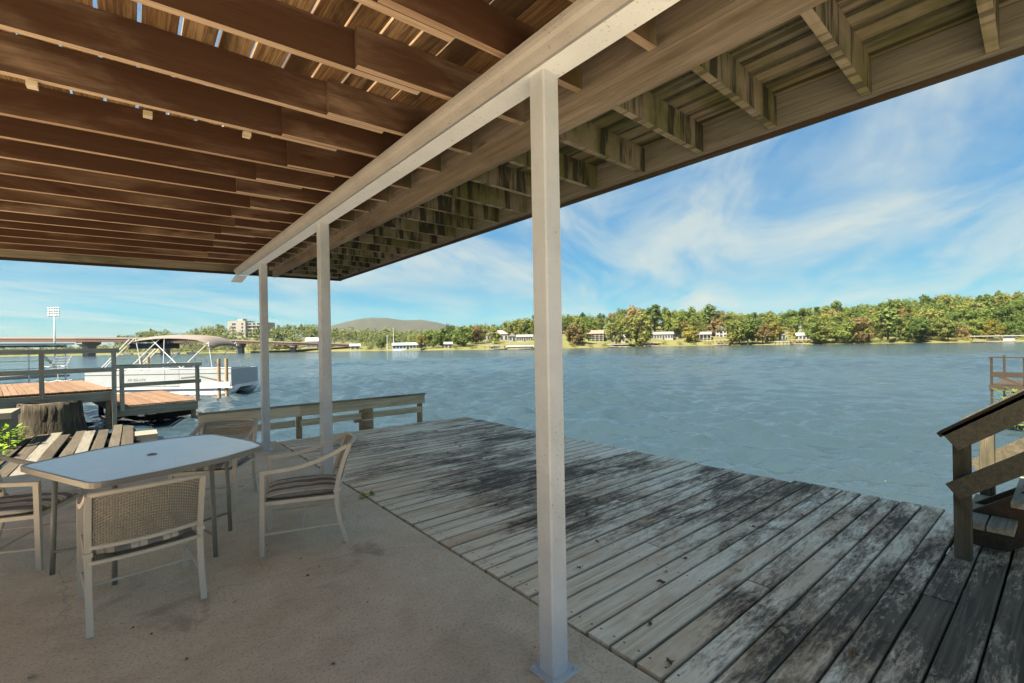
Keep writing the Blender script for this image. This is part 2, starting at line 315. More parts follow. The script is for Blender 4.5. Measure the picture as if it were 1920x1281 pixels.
MT['lf_bright'] = m_leaf('bright_leaves', [(0.25, (0.12, 0.22, 0.02)), (0.55, (0.2, 0.34, 0.04)), (0.85, (0.3, 0.42, 0.07))])
def m_ground(name, c1, c2, c3):
    m, t, b, _ = new_mat(name); p = pos(t); a = t.noise(p, 0.05, 5, 0.6); c = t.noise(p, 0.9, 5, 0.65)
    t.set(b.inputs['Base Color'], t.ramp(t.math('ADD', t.math('MULTIPLY', a, 0.6), t.math('MULTIPLY', c, 0.4)), [(0.35, c1), (0.5, c2), (0.65, c3)])); b.inputs['Roughness'].default_value = 0.95
    bump(t, b, c, 0.5, 0.1); return m
MT['lawn'] = m_ground('far_bank_grass', (0.055, 0.07, 0.02), (0.085, 0.095, 0.028), (0.13, 0.115, 0.05))
MT['mud'] = m_ground('lake_bed', (0.07, 0.06, 0.045), (0.10, 0.085, 0.06), (0.14, 0.12, 0.09))
MT['yard'] = m_ground('yard_soil', (0.20, 0.17, 0.11), (0.28, 0.24, 0.16), (0.36, 0.31, 0.22))
MT['mount'] = m_ground('wooded_mountain', (0.016, 0.021, 0.015), (0.024, 0.029, 0.02), (0.035, 0.036, 0.025))
def m_weave():
    m, t, b, out = new_mat('woven_vinyl'); tc = t.a('ShaderNodeTexCoord'); uv = t.a('ShaderNodeSeparateXYZ', {0: tc.outputs['Object']})
    wx = t.math('SINE', t.math('MULTIPLY', uv.outputs[0], 2 * math.pi / 0.0125)); wz = t.math('SINE', t.math('MULTIPLY', t.math('ADD', uv.outputs[2], uv.outputs[1]), 2 * math.pi / 0.0125))
    hole = t.math('MULTIPLY', t.rng(wx, 0.15, 0.55), t.rng(wz, 0.15, 0.55))
    t.set(b.inputs['Base Color'], t.mix(t.rng(t.math('ADD', wx, wz), -1.5, 1.5), (0.20, 0.17, 0.135), (0.34, 0.30, 0.245))); b.inputs['Roughness'].default_value = 0.55
    bump(t, b, t.math('ADD', wx, wz), 0.5, 0.003)
    tp = t.a('ShaderNodeBsdfTransparent'); mx = t.a('ShaderNodeMixShader', {0: t.math('MULTIPLY', hole, 0.85)}); t.l.new(b.outputs[0], mx.inputs[1]); t.l.new(tp.outputs[0], mx.inputs[2]); t.l.new(mx.outputs[0], out.inputs[0]); return m
MT['weave'] = m_weave()
def m_cushion():
    m, t, b, _ = new_mat('striped_cushion_fabric'); tc = t.a('ShaderNodeTexCoord'); s3 = t.a('ShaderNodeSeparateXYZ', {0: tc.outputs['Object']})
    w = t.math('SINE', t.math('MULTIPLY', s3.outputs[0], 2 * math.pi / 0.155)); w2 = t.math('SINE', t.math('MULTIPLY', s3.outputs[0], 2 * math.pi / 0.052))
    c = t.mix(t.rng(w, -0.1, 0.15), (0.62, 0.59, 0.52), (0.20, 0.20, 0.205)); c = t.mix(t.rng(w2, 0.6, 0.8, 0, 0.55), c, (0.25, 0.24, 0.22))
    n = t.noise(tc.outputs['Object'], 14, 5, 0.6); c = t.mix(t.rng(n, 0.5, 0.75, 0, 0.4), c, (0.16, 0.14, 0.11))
    t.set(b.inputs['Base Color'], c); b.inputs['Roughness'].default_value = 0.95; bump(t, b, t.noise(tc.outputs['Object'], 220, 2, 0.5), 0.3, 0.002); return m
MT['cushion'] = m_cushion()
def m_glass_top():
    m, t, b, _ = new_mat('frosted_glass_top'); p = pos(t); n = t.noise(t.vmul(p, (2, 6, 1)), 1.0, 6, 0.65, 0.6); d = t.noise(p, 40, 3, 0.6)
    c = t.mix(t.rng(n, 0.35, 0.7), (0.74, 0.80, 0.85), (0.77, 0.83, 0.87)); c = t.mix(t.rng(d, 0.62, 0.72, 0, 0.35), c, (0.35, 0.34, 0.31))
    t.set(b.inputs['Base Color'], c); t.set(b.inputs['Roughness'], t.rng(n, 0.3, 0.7, 0.12, 0.18)); b.inputs['IOR'].default_value = 2.3; bump(t, b, t.noise(p, 130, 2, 0.5), 0.06, 0.002); return m
MT['glass_top'] = m_glass_top()

# ------------------------------------------------------------------ ground, lake, patio
struct(MB().add([(-5000, -5000, -2.6), (5000, -5000, -2.6), (5000, 5000, -2.6), (-5000, 5000, -2.6)], [(0, 1, 2, 3)]).build('ground', MT['mud']))
struct(MB().add([(-700, -900, -0.80), (1600, -900, -0.80), (1600, 1400, -0.80), (-700, 1400, -0.80)], [(0, 1, 2, 3)]).build('water', MT['water']))
import numpy as np
def lake_sheet():
    na, nr_ = 470, 560; ang = np.linspace(R(-100), R(86), na); rad = np.concatenate([2.2 * (170 / 2.2) ** np.linspace(0, 1, nr_ - 12), np.geomspace(185, 1500, 12)])
    A, Q = np.meshgrid(ang, rad, indexing='ij'); th = math.pi / 2 - PH - A; X = Q * np.cos(th); Y = Q * np.sin(th); Z = np.zeros_like(X); rs = np.random.RandomState(9)
    for k in range(60):
        L = 0.28 * (2.3 / 0.28) ** rs.rand(); d = R(205) + rs.normal(0, 0.55); kk = 2 * math.pi / L; ph = rs.rand() * 6.28; amp = 0.0118 * L ** 0.78
        w = np.sin(kk * (X * math.cos(d) + Y * math.sin(d)) + ph + 0.9 * np.sin(0.31 * X + 0.17 * Y + ph) + 0.7 * np.sin(-0.13 * X + 0.41 * Y + 2 * ph)); cell = Q * 0.0079
        Z += amp * w * np.clip((L / cell - 2.0) / 2.0, 0, 1)
    Z *= (0.75 + 0.35 * np.sin(0.11 * X + 0.07 * Y + 1.3 * np.sin(0.05 * X - 0.09 * Y)))
    V = np.stack([X, Y, Z - 0.7], -1).reshape(-1, 3); i, j = np.meshgrid(np.arange(na - 1), np.arange(nr_ - 1), indexing='ij'); b = (i * nr_ + j).ravel()
    Fc = np.stack([b, b + 1, b + nr_ + 1, b + nr_], 1)
    me = bpy.data.meshes.new('water'); me.vertices.add(len(V)); me.vertices.foreach_set('co', V.ravel()); me.loops.add(Fc.size); me.polygons.add(len(Fc)); me.loops.foreach_set('vertex_index', Fc.ravel().astype(np.int32)); me.polygons.foreach_set('loop_start', np.arange(0, Fc.size, 4, dtype=np.int32)); me.update(calc_edges=True)
    if me.polygons[0].normal.z < 0: me.flip_normals()
    me.polygons.foreach_set('use_smooth', np.ones(len(Fc), bool)); me.materials.append(MT['water']); return struct(link('water', me))
lake_sheet()
struct(MB().prism([(-40, -2.6), (1.86, -2.6), (1.86, -0.16), (-40, -0.16)], -60, 8.7, 'y').build('bank', MT['yard']))
struct(MB().prism([(-9.2, -0.15), (1.895, -0.15), (1.895, -0.006), (1.889, 0), (-9.2, 0)], -14, 8.75, 'y').build('patio', MT['concrete']))

# shoreline of the far side: depth by photo column, hill height from the tree line
def lerp(tab, x):
    if x <= tab[0][0]: return tab[0][1]
    for (a, b), (c, d) in zip(tab, tab[1:]):
        if x <= c: return b + (d - b) * (x - a) / (c - a)
    return tab[-1][1]
SHORE = [(-900, 270), (0, 248), (200, 240), (420, 228), (600, 218), (700, 208), (850, 188), (1000, 176), (1214, 194), (1330, 194), (1470, 176), (1700, 160), (1920, 148), (2300, 120), (2900, 90)]
TOPY = [(-900, 640), (100, 640), (240, 626), (280, 615), (340, 622), (380, 612), (430, 604), (520, 606), (590, 606), (620, 612), (700, 614), (790, 618), (850, 613), (930, 607), (1000, 598), (1060, 587), (1100, 588), (1150, 584), (1180, 577), (1230, 573), (1280, 582), (1330, 577), (1400, 587), (1470, 587), (1530, 573), (1600, 567), (1700, 558), (1800, 552), (1900, 544), (2300, 525), (2900, 500)]
BACK = 62.0
def ztop(X): d = lerp(SHORE, X) + BACK; return EYE + (hor(X) - lerp(TOPY, X)) * d / F_PX
def zg(X, t):
    zb = max(0.8, ztop(X) - 9.0); s_ = min(1.0, max(0.0, t / BACK)); s_ = s_ * s_ * (3 - 2 * s_)
    if t < 0: return -0.7 + t * 0.25
    return -0.55 + min(1, t / 2.0) * 0.55 + zb * s_ * 0.95 + max(0, t - BACK) * 0.01
def land(X, t): d = lerp(SHORE, X) + t; q = at(X, hor(X), d); q.z = zg(X, t); return q
def land_px(X, Y):
    best = None
    for i in range(1, 170):
        q = land(X, i * 0.5); v_ = q - Vector((0, 0, EYE)); dd = v_.dot(fw); x_ = F_PX * v_.dot(rt) / dd; y_ = -F_PX * v_.z / dd
        e = abs(CY - math.sin(ROLL) * x_ + math.cos(ROLL) * y_ - Y)
        if best is None or e < best[0] - 0.05: best = (e, q, i * 0.5, dd)
    return best[1], best[2], best[3]
cols = list(range(-900, 2921, 20)); rows_t = [-8, 0, 1, 3, 8, 16, 26, 38, 50, 62, 90, 160, 400, 1200]
mb = MB(); vs = [land(X, t) for X in cols for t in rows_t]; nr = len(rows_t)
mb.add(vs, [(i * nr + j, (i + 1) * nr + j, (i + 1) * nr + j + 1, i * nr + j + 1) for i in range(len(cols) - 1) for j in range(nr - 1)])
struct(mb.build('far_shore', MT['lawn'], smooth=True))
RID = [(380, 640), (560, 632), (600, 619), (625, 610), (655, 602), (690, 596), (722, 596), (760, 601), (792, 599.5), (818, 604), (845, 611), (872, 614), (900, 611.5), (935, 614), (980, 622), (1100, 634)]
mb = MB(); prof = []
for X in range(380, 1101, 8):
    y_ = lerp(RID, X) + random.uniform(-0.5, 0.5); zt_ = EYE + (hor(X) - y_) * 1500 / F_PX
    for dd, k in ((1150, 0.0), (1230, 0.25), (1330, 0.6), (1430, 0.9), (1500, 1.0), (1600, 0.7), (1900, 0)):
        q = at(X, hor(X), dd); q.z = -1 + (zt_ + 1) * k + (random.uniform(-3, 3) if 0 < k < 1 else 0); prof.append(q)
nX = len(prof) // 7
mb.add(prof, [(i * 7 + j, (i + 1) * 7 + j, (i + 1) * 7 + j + 1, i * 7 + j + 1) for i in range(nX - 1) for j in range(6)])
struct(mb.build('mountain', MT['mount'], smooth=True))

# ------------------------------------------------------------------ upper deck over the patio
ZJ, ZD = 3.02, 3.225; Y0 = -0.25
def back_y(x): return 9.98 - 0.065 * x                     # rear rim runs slightly out of square
deck = thing('upper_deck', 'brown timber deck overhead on white steel posts, roofing the patio', 'deck', (0, 0, 0))
x = 0.377 - 0.1625 * 26
while x < 3.35:                                            # deck boards with open joints
    if x > -3.75:
        w_ = (0.1465 if x < 1.4 else 0.1505) if x < 3.2 else 0.165
        board('deck_board', MT['deck_over'], deck, (x + 0.0812, Y0, ZD + 0.036), (x + 0.0812, back_y(x) + 0.02, ZD + 0.036), w_ + random.uniform(-0.003, 0.003) + (0.006 if x > 1.6 else 0), 0.036)
    x += 0.1625
JL = [(1.376, 1.343), (1.878, 1.824), (2.424, 2.326), (2.962, 2.91), (3.447, 3.369), (4.046, 3.901), (4.477, 4.368), (4.939, 4.816), (5.385, 5.28), (5.85, 5.733), (6.319, 6.203), (6.792, 6.661), (7.266, 7.12), (7.718, 7.578), (8.241, 8.059), (8.738, 8.561), (9.28, 9.06), (0.895, 0.874), (0.415, 0.393), (-0.02, -0.04)]
for yl, yr in JL:                                           # joists, two lapped lengths each
    sl = (yr - yl) / 2.07; xm = random.uniform(0.85, 1.08)
    f_ = lambda xx: yl + sl * (xx + 0.55)
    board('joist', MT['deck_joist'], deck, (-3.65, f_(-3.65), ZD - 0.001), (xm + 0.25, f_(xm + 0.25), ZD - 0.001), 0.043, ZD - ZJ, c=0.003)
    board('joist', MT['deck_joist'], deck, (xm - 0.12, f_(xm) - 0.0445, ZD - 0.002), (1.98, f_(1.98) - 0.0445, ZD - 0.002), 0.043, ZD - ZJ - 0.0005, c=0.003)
yy = 0.22
JR = []
for k in range(22):
    JR.append(yy); yy += 0.515 if k < 6 else 0.48
for k, yy in enumerate(JR):
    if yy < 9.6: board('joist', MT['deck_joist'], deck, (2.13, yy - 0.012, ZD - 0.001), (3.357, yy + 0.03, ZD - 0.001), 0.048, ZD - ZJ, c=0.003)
board('rim_board', MT['rim_wood'], deck, (3.379, Y0 + 0.05, ZD - 0.0015), (3.379, 9.74, ZD - 0.0015), 0.04, ZD - ZJ + 0.006)
for a_, b_ in ((Y0, 2.21), (2.215, 5.9), (5.905, 9.77)):
    board('fascia', MT['dark_wood'], deck, (3.423, a_, ZD + 0.03), (3.423, b_, ZD + 0.03), 0.022, ZD - ZJ + 0.066)
board('rim_board', MT['grey_wood'], deck, (-3.65, back_y(-3.65), ZD - 0.002), (3.355, back_y(3.355), ZD - 0.002), 0.04, ZD - ZJ + 0.004)
board('fascia', MT['dark_wood'], deck, (-3.65, back_y(-3.65) + 0.034, ZD + 0.03), (3.433, back_y(3.433) + 0.034, ZD + 0.03), 0.022, ZD - ZJ + 0.08)
board('rim_board', MT['rim_wood'], deck, (-3.65, Y0 + 0.02, ZD - 0.002), (3.355, Y0 + 0.02, ZD - 0.002), 0.04, ZD - ZJ)
for a_, b_ in ((Y0 + 0.05, 3.4), (3.405, 6.77), (6.775, 9.68)):     # doubled beam carrying the outer joists
    board('beam_board', MT['beam_wood'], deck, (2.053, a_, ZD - 0.001), (2.053, b_, ZD - 0.001), 0.046, ZD - 3.06)
for a_, b_ in ((Y0 + 0.05, 2.11), (2.115, 5.35), (5.355, 9.61)):
    board('beam_board', MT['beam_wood'], deck, (2.104, a_, 3.123), (2.104, b_, 3.123), 0.052, 3.123 - 2.924)
for X_, Y_ in ((60, 158), (277, 214), (463, 252)):          # small nailer blocks under one joist
    q = Vector((0, 0, EYE)) + ray(X_, Y_) * ((3.005 - EYE) / ray(X_, Y_).z)
    MB().box(q.x - 0.022, q.x + 0.022, q.y - 0.018, q.y + 0.033, 2.99, 3.018).build('block', MT['pale_wood'], deck)
prof = [(1.515, 2.905), (1.47, 2.888), (1.44, 2.903), (1.432, 2.925), (1.418, 2.94), (1.412, 2.96), (1.413, 2.985), (1.45, 3.012), (1.50, 3.018), (1.64, 3.018), (1.64, 2.905)]
sb = MB().prism(prof, Y0 + 0.03, 9.4, 'y').build('steel_beam', MT['gutter'], deck)
MB().box(1.50, 1.635, Y0 + 0.05, 9.38, 2.897, 2.904).build('flange', MT['flange'], sb)
MB().add([(1.44, 9.40, 2.89), (1.62, 9.40, 2.89), (1.60, 9.80, 2.82), (1.42, 9.80, 2.82), (1.44, 9.41, 2.882), (1.62, 9.41, 2.882), (1.60, 9.81, 2.812), (1.42, 9.81, 2.812)],
         [(3, 2, 1, 0), (4, 5, 6, 7), (0, 1, 5, 4), (1, 2, 6, 5), (2, 3, 7, 6), (3, 0, 4, 7)]).build('end_flashing', MT['flange'], sb)
for px_, py_ in ((1.572, 1.635), (1.59, 5.07), (1.602, 8.03)):
    h_ = 0.052; c_ = 0.008
    o = MB().prism([(px_ - h_ + c_, py_ - h_), (px_ + h_ - c_, py_ - h_), (px_ + h_, py_ - h_ + c_), (px_ + h_, py_ + h_ - c_), (px_ + h_ - c_, py_ + h_), (px_ - h_ + c_, py_ + h_), (px_ - h_, py_ + h_ - c_), (px_ - h_, py_ - h_ + c_)], 0.012, 2.897, 'z').build('post', MT['steel'], deck)
    pb = MB().box(px_ - 0.085, px_ + 0.085, py_ - 0.085, py_ + 0.085, 0.0, 0.012)
    pb.build('base_plate', MT['steel'], o)
    for i in (-1, 1):
        for j in (-1, 1):
            q = (px_ + i * 0.068, py_ + j * 0.068); MB().tube([(q[0], q[1], 0.012), (q[0], q[1], 0.026)], 0.009, 6).build('bolt', MT['steel'], o)
# unseen house added behind the patio, set back so its sunlit courtyard bounces light
hs = thing('lake_house', 'unseen low white house added behind the patio and courtyard for bounce light', 'house', (-9.2, 3.0, 0))
MB().box(-6.0, 0, -7.0, 6.0, -0.3, 2.7).build('wall', MT['wall_white'], hs)
MB().prism([(-6.5, 2.7), (0.4, 2.7), (-3.0, 3.9)], -7.4, 6.4, 'y').build('roof', MT['roof_grey'], hs)
for k in range(4):
    f_ = MB().box(0.005, 0.05, -5.6 + 3.0 * k, -4.2 + 3.0 * k, 0.9 if k != 2 else 0.02, 2.2).build('window' if k != 2 else 'door', MT['white'], hs); MB().box(0.052, 0.06, -5.5 + 3.0 * k, -4.3 + 3.0 * k, 1.0, 2.1).build('pane', MT['glass'], f_)
for ys in (0.3, 4.9, 9.6): board('post', MT['stair_wood'], deck, (-3.5, ys, 0), (-3.5, ys, ZJ - 0.001), 0.14, 0.14)

# ------------------------------------------------------------------ wooden dock along the slab
dock = thing('wooden_dock', 'weathered grey plank dock with dark mould stains along the concrete slab', 'dock', (0, 0, 0))
yy = -2.99; k = 0
while yy < 8.62:
    xa = 1.915 + random.uniform(-0.004, 0.01); xb = 5.66 + (0.10 if yy < 2 else 0) + random.uniform(-0.02, 0.03); w_ = 0.146 + random.uniform(-0.003, 0.003)
    yc = yy + 0.0745
    if k % 5 == 2 or random.random() < 0.12:
        xm = random.choice((3.15, 3.78, 4.4)); parts = ((xa, xm - 0.003), (xm + 0.003, xb))
    else: parts = ((xa, xb),)
    for a_, b_ in parts:
        board('plank', MT['dock'], dock, (a_, yc, random.uniform(-0.004, 0.003)), (b_, yc + random.uniform(-0.003, 0.003), random.uniform(-0.004, 0.003)), w_, 0.038, jitter=0.002, c=0.005)
    yy += 0.1575; k += 1
for xs in (2.0, 2.9, 3.8, 4.7, 5.55): MB().box(xs - 0.025, xs + 0.025, -2.95, 8.55, -0.26, -0.0445).build('joist', MT['dark_wood'], dock)
for xs in (3.8, 5.5):
    for ys in (-2.5, 0.4, 3.2, 6.0, 8.4): MB().tube([(xs, ys, -2.6), (xs, ys, -0.262)], 0.11, 12).build('piling', MT['dark_wood'], dock, smooth=True)

# ------------------------------------------------------------------ stairs by the dock
stair = thing('wooden_stairs', 'timber stairs with sloping handrails rising from the dock', 'stairs', (0, 0, 0))
SL = 0.77
for k in range(9):
    z_ = 0.25 + 0.2 * k; ya = 0.56 - 0.26 * k
    for j in range(2): board('tread', MT['grey_wood'], stair, (4.655, ya - 0.068 - 0.139 * j, z_), (5.545, ya - 0.068 - 0.139 * j, z_), 0.132, 0.038, jitter=0.002)
for xs in (4.98, 5.25):
    MB().add([(xs - .02, .60, 0), (xs + .02, .60, 0), (xs + .02, .60, .2), (xs - .02, .60, .2), (xs - .02, -1.75, 1.64), (xs + .02, -1.75, 1.64), (xs + .02, -1.75, 1.97), (xs - .02, -1.75, 1.97), (xs - .02, .34, 0), (xs + .02, .34, 0)],
             [(0, 1, 2, 3), (7, 6, 5, 4), (3, 2, 6, 7), (0, 3, 7, 4, 8), (1, 9, 5, 6, 2), (8, 4, 5, 9), (0, 8, 9, 1)]).build('stringer', MT['dark_wood'], stair)
for xs, yb, zb in ((4.6, 0.53, 0.0), (5.6, 0.49, 0.0)):
    def zr(y): return (0.905 if xs < 5 else 0.875) + SL * (0.57 - y)
    for k in range(2):
        yq = yb - 1.75 * k; board('newel_post', MT['stair_wood'], stair, (xs, yq, 0.0), (xs, yq, zr(yq) - 0.02), 0.09, 0.09)
    o = MB().bar((xs - .052 if xs < 5 else xs + .052, 0.585, zr(0.585) - 0.055), (xs - .052 if xs < 5 else xs + .052, -1.75, zr(-1.75) - 0.055), 0.14, 0.036, (1, 0, 0)).build('side_rail', MT['stair_wood'], stair)
    MB().bar((xs, 0.645, zr(0.645) + 0.03), (xs, -1.75, zr(-1.75) + 0.03), 0.14, 0.036, (0, 0, 1)).build('handrail', MT['dark_wood'] if xs < 5 else MT['stair_wood'], stair)
    MB().bar((xs - .052 if xs < 5 else xs + .052, 0.575, zr(0.575) - 0.42), (xs - .052 if xs < 5 else xs + .052, -1.75, zr(-1.75) - 0.42), 0.12, 0.036, (1, 0, 0)).build('mid_rail', MT['stair_wood'], stair)

# ------------------------------------------------------------------ low rail, piling past the dock end
br = thing('breakwater_rail', 'low two-plank timber rail beyond the far end of the dock', 'rail', (0, 8.78, 0))
for k, (xa, xb) in enumerate(((0.80, 2.3), (2.304, 4.78))):
    MB().box(xa, xb, -0.02, 0.02, 0.37, 0.555).build('plank', MT['pale_wood'], br)
    MB().box(xa, xb - 0.08, -0.016, 0.024, 0.19, 0.305).build('plank', MT['pale_wood'], br)
MB().box(0.80, 4.80, -0.045, 0.045, 0.5555, 0.583).build('cap', MT['grey_wood'], br)
for xs in (0.86, 2.3, 4.70): board('post', MT['log_wood'], br, (xs, 0.064, -2.5), (xs, 0.064, 0.55), 0.085, 0.085)
pg = thing('mooring_piling', 'short round log piling bound with rope at the dock end', 'piling', (3.53, 8.66 + 0.17, 0))
MB().tube([(0, 0, -2.6), (0, 0, 0.0), (0, 0, 0.36), (0, 0, 0.385)], [0.15, 0.138, 0.13, 0.12], 18).build('log', MT['log_wood'], pg, smooth=False)
MB().tube([(0.137 * math.cos(a * .35), 0.137 * math.sin(a * .35), 0.17) for a in range(19)], 0.011, 6).build('rope', MT['rope'], pg, smooth=True)
MB().box(-0.24, -0.12, -0.06, 0.02, 0.13, 0.20).build('cleat', MT['log_wood'], pg)

# ------------------------------------------------------------------ patio furniture
def curve3(p, n=8):
    p = [Vector(q) for q in p]; out = []
    for i in range(len(p) - 1):
        a, b, c, d = p[max(i - 1, 0)], p[i], p[i + 1], p[min(i + 2, len(p) - 1)]
        for k in range(n):
            t = k / n; out.append(0.5 * ((2 * b) + (c - a) * t + (2 * a - 5 * b + 4 * c - d) * t * t + (3 * b - a - 3 * c + d) * t ** 3))
    return out + [p[-1]]
def make_chair(label):
    t = thing('patio_chair', label, 'chair', (0, 0, 0), 0, 'chairs around the patio table'); mt = MT['chair_metal']
    WX = 0.27
    def bow(x, y): return y - 0.055 * (1 - (x / WX) ** 2)
    for s_ in (-1, 1):
        MB().tube(curve3([(s_ * WX, -0.335, 0), (s_ * WX, -0.275, 0.20), (s_ * WX, -0.255, 0.42), (s_ * WX, -0.30, 0.62), (s_ * WX, -0.365, 0.80)], 5), 0.0155, sq=True).build('rear_leg', mt, t)
        MB().tube([(s_ * (WX + .012), 0.285, 0), (s_ * (WX + .012), 0.275, 0.63)], 0.0165, sq=True).build('front_leg', mt, t)
        MB().tube(curve3([(s_ * (WX + .012), 0.292, 0.635), (s_ * (WX + .012), 0.20, 0.640), (s_ * (WX + .014), 0.02, 0.655), (s_ * (WX + .008), -0.18, 0.71), (s_ * WX, -0.34, 0.785)], 5), [0.014] * 21, sq=True).build('armrest', mt, t)
        MB().tube([(s_ * WX, -0.29, 0.16), (s_ * (WX + .01), 0.28, 0.16)], 0.009, 6).build('stretcher', mt, t)
        MB().tube([(s_ * (WX - .004), -0.262, 0.385), (s_ * (WX - .004), 0.275, 0.395)], 0.014, sq=True).build('seat_rail', mt, t)
        MB().box(s_ * WX - 0.021, s_ * WX + 0.021, -0.285, -0.235, 0.425, 0.45).build('strap', MT['chair_metal'], t)
    MB().tube([(-WX, 0.0, 0.16), (WX, 0.0, 0.16)], 0.009, 6).build('stretcher', mt, t)
    for nm, z_, y_, r_ in (('top_rail', 0.795, -0.362, 0.015), ('lower_rail', 0.475, -0.262, 0.014), ('seat_back_rail', 0.385, -0.262, 0.013)):
        MB().tube([(WX * k / 6, bow(WX * k / 6, y_) if nm != 'seat_back_rail' else y_ - 0.03 * (1 - (k / 6) ** 2), z_ + (0.012 * (1 - (k / 6) ** 2) if nm == 'top_rail' else -0.0)) for k in range(-6, 7)], r_, 8).build(nm, mt, t, smooth=True)
    MB().tube([(-WX, 0.275, 0.395), (WX, 0.275, 0.395)], 0.014, sq=True).build('seat_front_rail', mt, t)
    mb = MB(); vs = []
    for i in range(9):
        f = i / 8
        for k in range(-6, 7): xx = (WX - .012) * k / 6; vs.append((xx, bow(xx, -0.262 - 0.10 * f ** 1.25), 0.475 + 0.325 * f))
    mb.add(vs, [(i * 13 + k, i * 13 + k + 1, (i + 1) * 13 + k + 1, (i + 1) * 13 + k) for i in range(8) for k in range(12)]); mb.build('woven_back', MT['weave'], t, smooth=True)
    mb = MB(); vs = []
    for i in range(7):
        f = i / 6
        for k in range(-6, 7): xx = (WX - .012) * k / 6; vs.append((xx, (-0.262 - 0.03 * (1 - (k / 6) ** 2)) * (1 - f) + 0.275 * f, 0.392 - 0.025 * math.sin(math.pi * f) * (1 - (k / 6) ** 2)))
    mb.add(vs, [(i * 13 + k, i * 13 + k + 1, (i + 1) * 13 + k + 1, (i + 1) * 13 + k) for i in range(6) for k in range(12)]); mb.build('woven_seat', MT['weave'], t, smooth=True)
    mb = MB(); n = 14; vs = []; fs = []
    def pil(u_, v_):
        e = max(abs(u_), abs(v_)); rr = (abs(u_) ** 5 + abs(v_) ** 5) ** 0.2; th = 0.034 * max(0, 1 - rr ** 4) ** 0.5
        wob = 0.006 * math.sin(u_ * 7 + v_ * 3) * (1 - e) + 0.004 * math.sin(v_ * 9) * (1 - e)
        return u_ * 0.25, v_ * 0.265 - 0.0, th, wob
    for sgn in (1, -1):
        o_ = len(vs)
        for i in range(n + 1):
            for j in range(n + 1):
                a, b, th, wob = pil(math.sin((2 * i / n - 1) * math.pi / 2), math.sin((2 * j / n - 1) * math.pi / 2)); vs.append((a, b, 0.43 + sgn * th + (wob if sgn > 0 else 0) - 0.008 * (1 - (a / .25) ** 2)))
        for i in range(n):
            for j in range(n):
                q = (o_ + i * (n + 1) + j, o_ + (i + 1) * (n + 1) + j, o_ + (i + 1) * (n + 1) + j + 1, o_ + i * (n + 1) + j + 1); fs.append(q if sgn > 0 else q[::-1])
    mb.add(vs, fs); mb.build('cushion', MT['cushion'], t, smooth=True)
    return t
ch0 = make_chair('taupe patio chair with its woven back turned to the open slab')
CH = [(ch0, (0.035, 3.87), (-0.10, 0.995), None),
      (None, (1.11, 4.17), (-0.955, 0.295), 'taupe patio chair pulled out sideways between table and white posts'),
      (None, (0.66, 5.65), (-0.487, -0.874), 'taupe patio chair on the water side of the table, beside the last posts'),
      (None, (-0.69, 5.2), (0.92, -0.39), 'taupe patio chair at the table end nearest the old boardwalk')]
for o, (x_, y_), (fx, fy), lb in CH:
    c = o or copy_tree(ch0); c.location = (x_, y_, 0.0); c.rotation_euler = (0, 0, math.atan2(-fx, fy))
    if lb: c['label'] = lb
ZT = 0.74
tb = thing('patio_table', 'large patio table with pale frosted glass top and umbrella hole', 'table', (0.12, 4.82, 0))
cor = [(-0.80, 0.26), (-0.33, -0.80), (0.06, -0.70), (0.42, -0.56), (0.78, -0.28), (0.74, 0.05), (0.50, 0.74), (0.10, 0.76), (-0.35, 0.62)]
def rounded(poly, r=0.09, n=4):
    out = []; N = len(poly)
    for i in range(N):
        p, q, w = Vector(poly[i - 1]), Vector(poly[i]), Vector(poly[(i + 1) % N]); a = q + (p - q).normalized() * r; b = q + (w - q).normalized() * r
        for k in range(n + 1): t = k / n; out.append(tuple(a * (1 - t) ** 2 + q * 2 * t * (1 - t) + b * t * t))
    return out
ol = rounded(cor)
def inset(poly, d): return [tuple(Vector(q) * (1 - d / max(0.3, Vector(q).length))) for q in poly]
hole = [(0.024 * math.cos(a * math.pi / 8), 0.024 * math.sin(a * math.pi / 8)) for a in range(16)]
gl = inset(ol, 0.016)
MB().prism(gl, ZT - 0.008, ZT, 'z').build('glass_top', MT['glass_top'], tb)
mb = MB(); N = len(ol); inn = inset(ol, 0.022)
vs = [(q[0], q[1], z_) for z_ in (ZT - 0.036, ZT + 0.003) for q in ol] + [(q[0], q[1], z_) for z_ in (ZT - 0.036, ZT + 0.003) for q in inn]
mb.add(vs, [f for i in range(N) for j in ((i + 1) % N,) for f in ((i, j, N + j, N + i), (2 * N + j, 2 * N + i, 3 * N + i, 3 * N + j), (N + i, N + j, 3 * N + j, 3 * N + i), (j, i, 2 * N + i, 2 * N + j))]).build('rim', MT['table_rim'], tb)
MB().tube([(0, 0, ZT - 0.02), (0, 0, ZT + 0.006)], 0.034, 20).build('umbrella_ring', MT['table_rim'], tb); MB().tube([(0, 0, ZT + 0.0062), (0, 0, ZT + 0.0072)], 0.022, 16).build('umbrella_hole', MT['black'], tb)
legs = [(-0.58, -0.14), (-0.23, -0.63), (0.36, -0.60), (0.53, -0.09)]
for lx, ly in legs: MB().tube([(lx, ly, 0), (lx * .96, ly * .96, ZT - 0.03)], 0.016, 10).build('leg', MT['table_metal'], tb, smooth=True)
for (a, b) in ((legs[0], legs[1]), (legs[2], legs[3])):
    mid = ((a[0] + b[0]) * .32, (a[1] + b[1]) * .32)
    MB().tube(curve3([(a[0], a[1], 0.16), (mid[0], mid[1], 0.16), (b[0], b[1], 0.16)], 6), 0.010, 8).build('brace', MT['table_metal'], tb, smooth=True)
for lx, ly in legs: MB().tube([(lx * .96, ly * .96, ZT - .045), (0, 0, ZT - .045)], 0.010, 6).build('top_brace', MT['table_metal'], tb)

